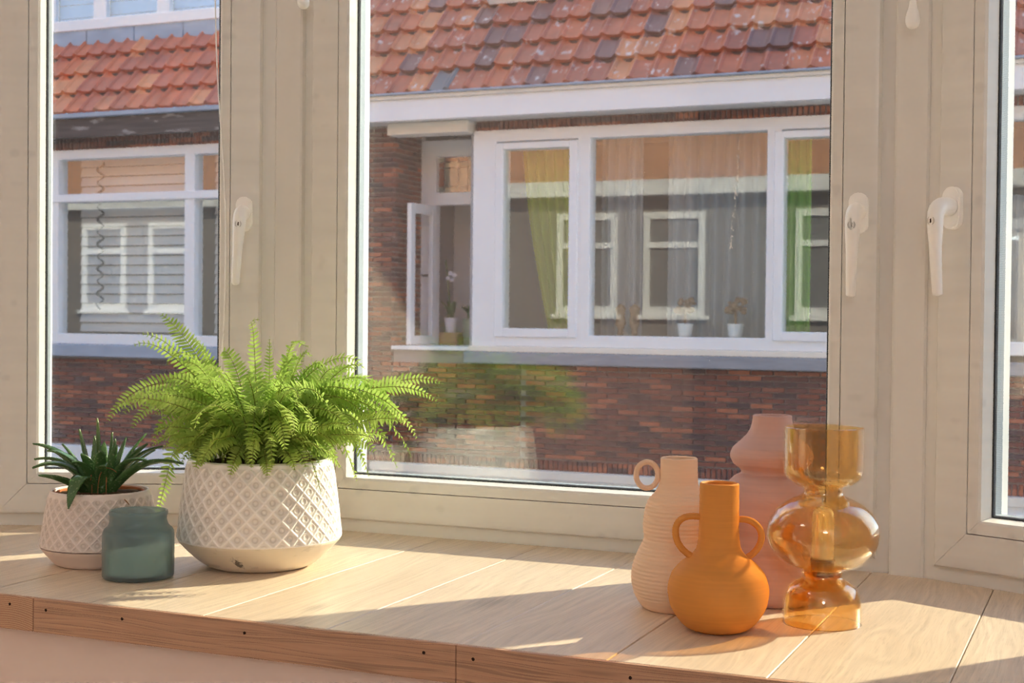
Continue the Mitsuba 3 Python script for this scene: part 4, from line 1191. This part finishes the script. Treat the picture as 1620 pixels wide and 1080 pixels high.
for h, kn in ((H1, 'brickwork'), (H2, 'brickwork')):
    if h in spill:
        kk = add(f'{h}__wall__{kn}', join(spill[h]), 'brick')
        lab(kk, 'remaining bricks of the wall', kind='stuff')
    if h + 'r' in spill:
        kk = add(f'{h}__roof__tile_rows', join(spill[h + 'r']), 'roof_tile', 40)
        lab(kk, 'remaining tiles of the roof', kind='stuff')

# ------------------------------------------------------------------ things in the windows across the street


def drape(x0, x1, z0, z1, y, amp, waves, xb0=None, xb1=None, nz=24, nx=120):
    xb0, xb1 = (x0 if xb0 is None else xb0), (x1 if xb1 is None else xb1)
    V, F = [], []
    for j in range(nz + 1):
        t = j / nz
        e = t ** 1.5
        a, b = x0 + (xb0 - x0) * e, x1 + (xb1 - x1) * e
        for i in range(nx + 1):
            u = i / nx
            V.append((a + (b - a) * u, y + amp * math.sin(2 * math.pi * waves * u + 0.5 * math.sin(5 * u)), z1 + (z0 - z1) * t))
    for j in range(nz):
        for i in range(nx):
            a = j * (nx + 1) + i
            F += [(a, a + 1, a + nx + 2), (a, a + nx + 2, a + nx + 1)]
    return trimesh.Trimesh(V, F, process=False)


k = root_free('curtain')
add(k, drape(-5.40, -4.72, 0.20, 2.10, 12.83, 0.035, 7, -5.10, -4.72), 'green_curtain_m', True)
lab(k, 'yellow green curtain gathered aside in the left casement across the street', 'curtain')
k = root_free('curtain')
add(k, drape(-2.80, -2.56, 0.20, 2.10, 12.83, 0.03, 3), 'lime_curtain_m', True)
lab(k, 'green curtain at the left of the right casement across the street', 'curtain')
k = root_free('curtain')
add(k, drape(-2.36, -1.9, 0.20, 2.10, 12.83, 0.03, 5), 'lime_curtain_m', True)
lab(k, 'green curtain beside the white strip in the right casement across the street', 'curtain')
k = root_free('sheer_curtain')
add(k, drape(-3.95, -2.80, 0.16, 2.12, 12.98, 0.035, 9), 'sheer_m', True)
lab(k, 'grey sheer curtain on the right of the wide pane across the street', 'curtain')
k = root_free('sheer_curtain')
add(k, drape(-4.62, -4.20, 0.16, 2.12, 12.98, 0.03, 4), 'sheer_m', True)
lab(k, 'grey sheer curtain on the left of the wide pane across the street', 'curtain')
k = root_free('sheer_curtain')
add(k, drape(-1.2, -0.35, 0.16, 1.45, 12.9, 0.03, 8), 'sheer_m', True)
lab(k, 'pale curtain across the street in the right bay window', 'curtain')
# plants and ornaments on the sill across the street
for i, x in enumerate((-3.235, -3.715)):
    k = root_free('dried_flower')
    add(k + '__pot', lathe([(0, 0), (0.055, 0), (0.065, 0.02), (0.075, 0.12), (0.07, 0.125), (0.06, 0.12), (0, 0.10)], 24, (x, 12.78, 0.19)), 'white_paint', 40)
    bl = []
    for _ in range(26):
        a, r = rng.uniform(0, 6.28), 0.10 * math.sqrt(rng.random())
        b = trimesh.creation.icosphere(1, rng.uniform(0.015, 0.032))
        b.apply_translation((x + r * math.cos(a), 12.78 + r * math.sin(a) * 0.6, 0.42 + rng.uniform(0, 0.12)))
        bl.append(b)
    add(k + '__flower_head', join(bl), 'dried', True)
    add(k + '__stem', sweep([(x, 12.78, 0.28), (x, 12.78, 0.46)], 0.014, 8), 'dried', True)
    lab(k, ['brown dried flower in a white pot, right one in the wide pane opposite', 'brown dried flower in a white pot, left one in the wide pane opposite'][i], 'plant')
for i, x in enumerate((-4.35, -4.21)):
    k = root_free('window_ornament')
    o2 = spline([(0.012, 0.0), (0.03, 0.015), (0.03, 0.06), (0.05, 0.12), (0.042, 0.2), (0.052, 0.26), (0.012, 0.30), (0.001, 0.31)], 40)
    o2[:, 0] = np.maximum(o2[:, 0], 0.0005)
    add(k, lathe(np.vstack([[(0, 0)], o2]), 20, (x, 12.78, 0.19)), 'dried', True)
    lab(k, ['brown carved figurine left of the white strip in the wide pane opposite', 'brown carved figurine right of the white strip in the wide pane opposite'][i], 'figurine')
k = root_free('white_drape')
add(k, drape(-4.30, -4.24, 0.16, 2.1, 12.88, 0.02, 1, nx=24), 'sheer_m', True)
lab(k, 'narrow white curtain strip between the two figurines opposite', 'curtain')
k = root_free('orchid')
add(k + '__pot', lathe([(0, 0), (0.05, 0), (0.07, 0.15), (0.066, 0.155), (0.058, 0.15), (0, 0.13)], 24, (-6.44, 13.40, 0.19)), 'petal', 40)
ofl = []
for dx_, dz_, rr_ in ((0.0, 0.62, 0.03), (0.045, 0.60, 0.03), (-0.03, 0.57, 0.026), (0.02, 0.55, 0.024)):
    b = trimesh.creation.icosphere(1, rr_)
    b.apply_scale((1, 0.35, 0.8))
    b.apply_translation((-6.44 + dx_, 13.38, 0.19 + dz_))
    ofl.append(b)
add(k + '__flower', join(ofl), 'petal', True)
add(k + '__stem', sweep(spline([(-6.44, 13.40, 0.33), (-6.46, 13.40, 0.55), (-6.50, 13.39, 0.95)], 16), 0.008, 8), 'leaf_out', True)
for a in (-0.8, -0.2, 0.5):
    add(k + '__leaf', strap((-6.44, 13.40, 0.33), (-6.44 + 0.14 * math.sin(a), 13.36, 0.52), 0.02, 0.035, 0.006), 'leaf_out', True)
lab(k, 'white orchid in a white pot in the open window across the street', 'plant')
k = root_free('potted_plant')
add(k + '__pot', lathe([(0, 0), (0.075, 0), (0.09, 0.21), (0.085, 0.215), (0.075, 0.21), (0, 0.19)], 24, (-6.22, 13.42, 0.12)), 'pot_green', 40)
for a in (-1.6, -1.0, -0.4, 0.3, 0.9):
    add(k + '__leaf', strap((-6.22, 13.42, 0.33), (-6.22 + 0.10 * math.sin(a), 13.40, 0.46 + 0.03 * math.cos(a)), 0.02, 0.04, 0.006), 'leaf_out', True)
add(k + '__stem', sweep(spline([(-6.22, 13.42, 0.33), (-6.19, 13.42, 0.6), (-6.15, 13.42, 0.85)], 12), 0.010, 8), 'leaf_out', True)
lab(k, 'green pot with dark plant beside the orchid across the street', 'plant')
k = root_free('wooden_crate')
add(k, bx(-6.54, -6.33, 13.31, 13.50, 0.06, 0.19, 0.01), 'crate_wood')
lab(k, 'small wooden crate under the white orchid across the street', 'box')
# venetian blinds and the twisted ornament of the left house
for i, (a, b, z0, z1) in enumerate(((-10.88, -9.22, 0.14, 1.58), (-10.88, -9.22, 1.68, 2.06), (-9.05, -8.62, 0.14, 1.58), (-9.05, -8.62, 1.68, 2.06), (-13.3, -11.08, 0.14, 1.58))):
    k = root_free('venetian_blind')
    lab(k, ['pale slatted blind behind the large lower pane of the left house', 'pale slatted blind behind the wide upper pane of the left house', 'pale slatted blind behind the right lower pane of the left house', 'pale slatted blind behind the right upper pane of the left house', 'pale slatted blind behind the far left pane of the left house'][i], 'blind')
    sl = bx(a, b, -0.004, 0.004, -0.052, 0.052, 0.002)
    sl.apply_transform(trimesh.transformations.rotation_matrix(math.radians(-18), (1, 0, 0)))
    sd = mikit.ply(sl, 'blind_slat')
    for z in np.arange(z0 + 0.055, z1, 0.108):
        put(k + '__slat', sd, T().translate((0, 12.90, z)))
k = root_free('hanging_spiral')
hp = [(-10.525 + 0.035 * math.sin(t * 1.0), 12.80 + 0.03 * math.cos(t * 1.0), 2.05 - 1.65 * t / 75) for t in np.linspace(0, 75, 420)]
rd = 0.006 + 0.008 * (0.5 + 0.5 * np.sin(np.linspace(0, 75, 420) * 0.5))
add(k, sweep(hp, rd, 6), 'iron', True)
lab(k, 'dark twisted mobile hanging in the window of the left house', 'ornament')

for k, d in labels.items():
    if '__' not in k and d.get('category'):
        base = k.rstrip('0123456789').rstrip('_')
        grp = {'pull_cord': 'pull cords of the blinds', 'curtain': 'coloured curtains across the street', 'sheer_curtain': 'sheer curtains across the street', 'dried_flower': 'dried flowers on the sill across the street',
               'window_ornament': 'figurines on the sill across the street', 'venetian_blind': 'blinds of the left house', 'dormer_sky_slats': 'painted sky reflections of the dormer', 'terraced_house': 'terraced houses across the street'}.get(base)
        if grp:
            d['group'] = grp
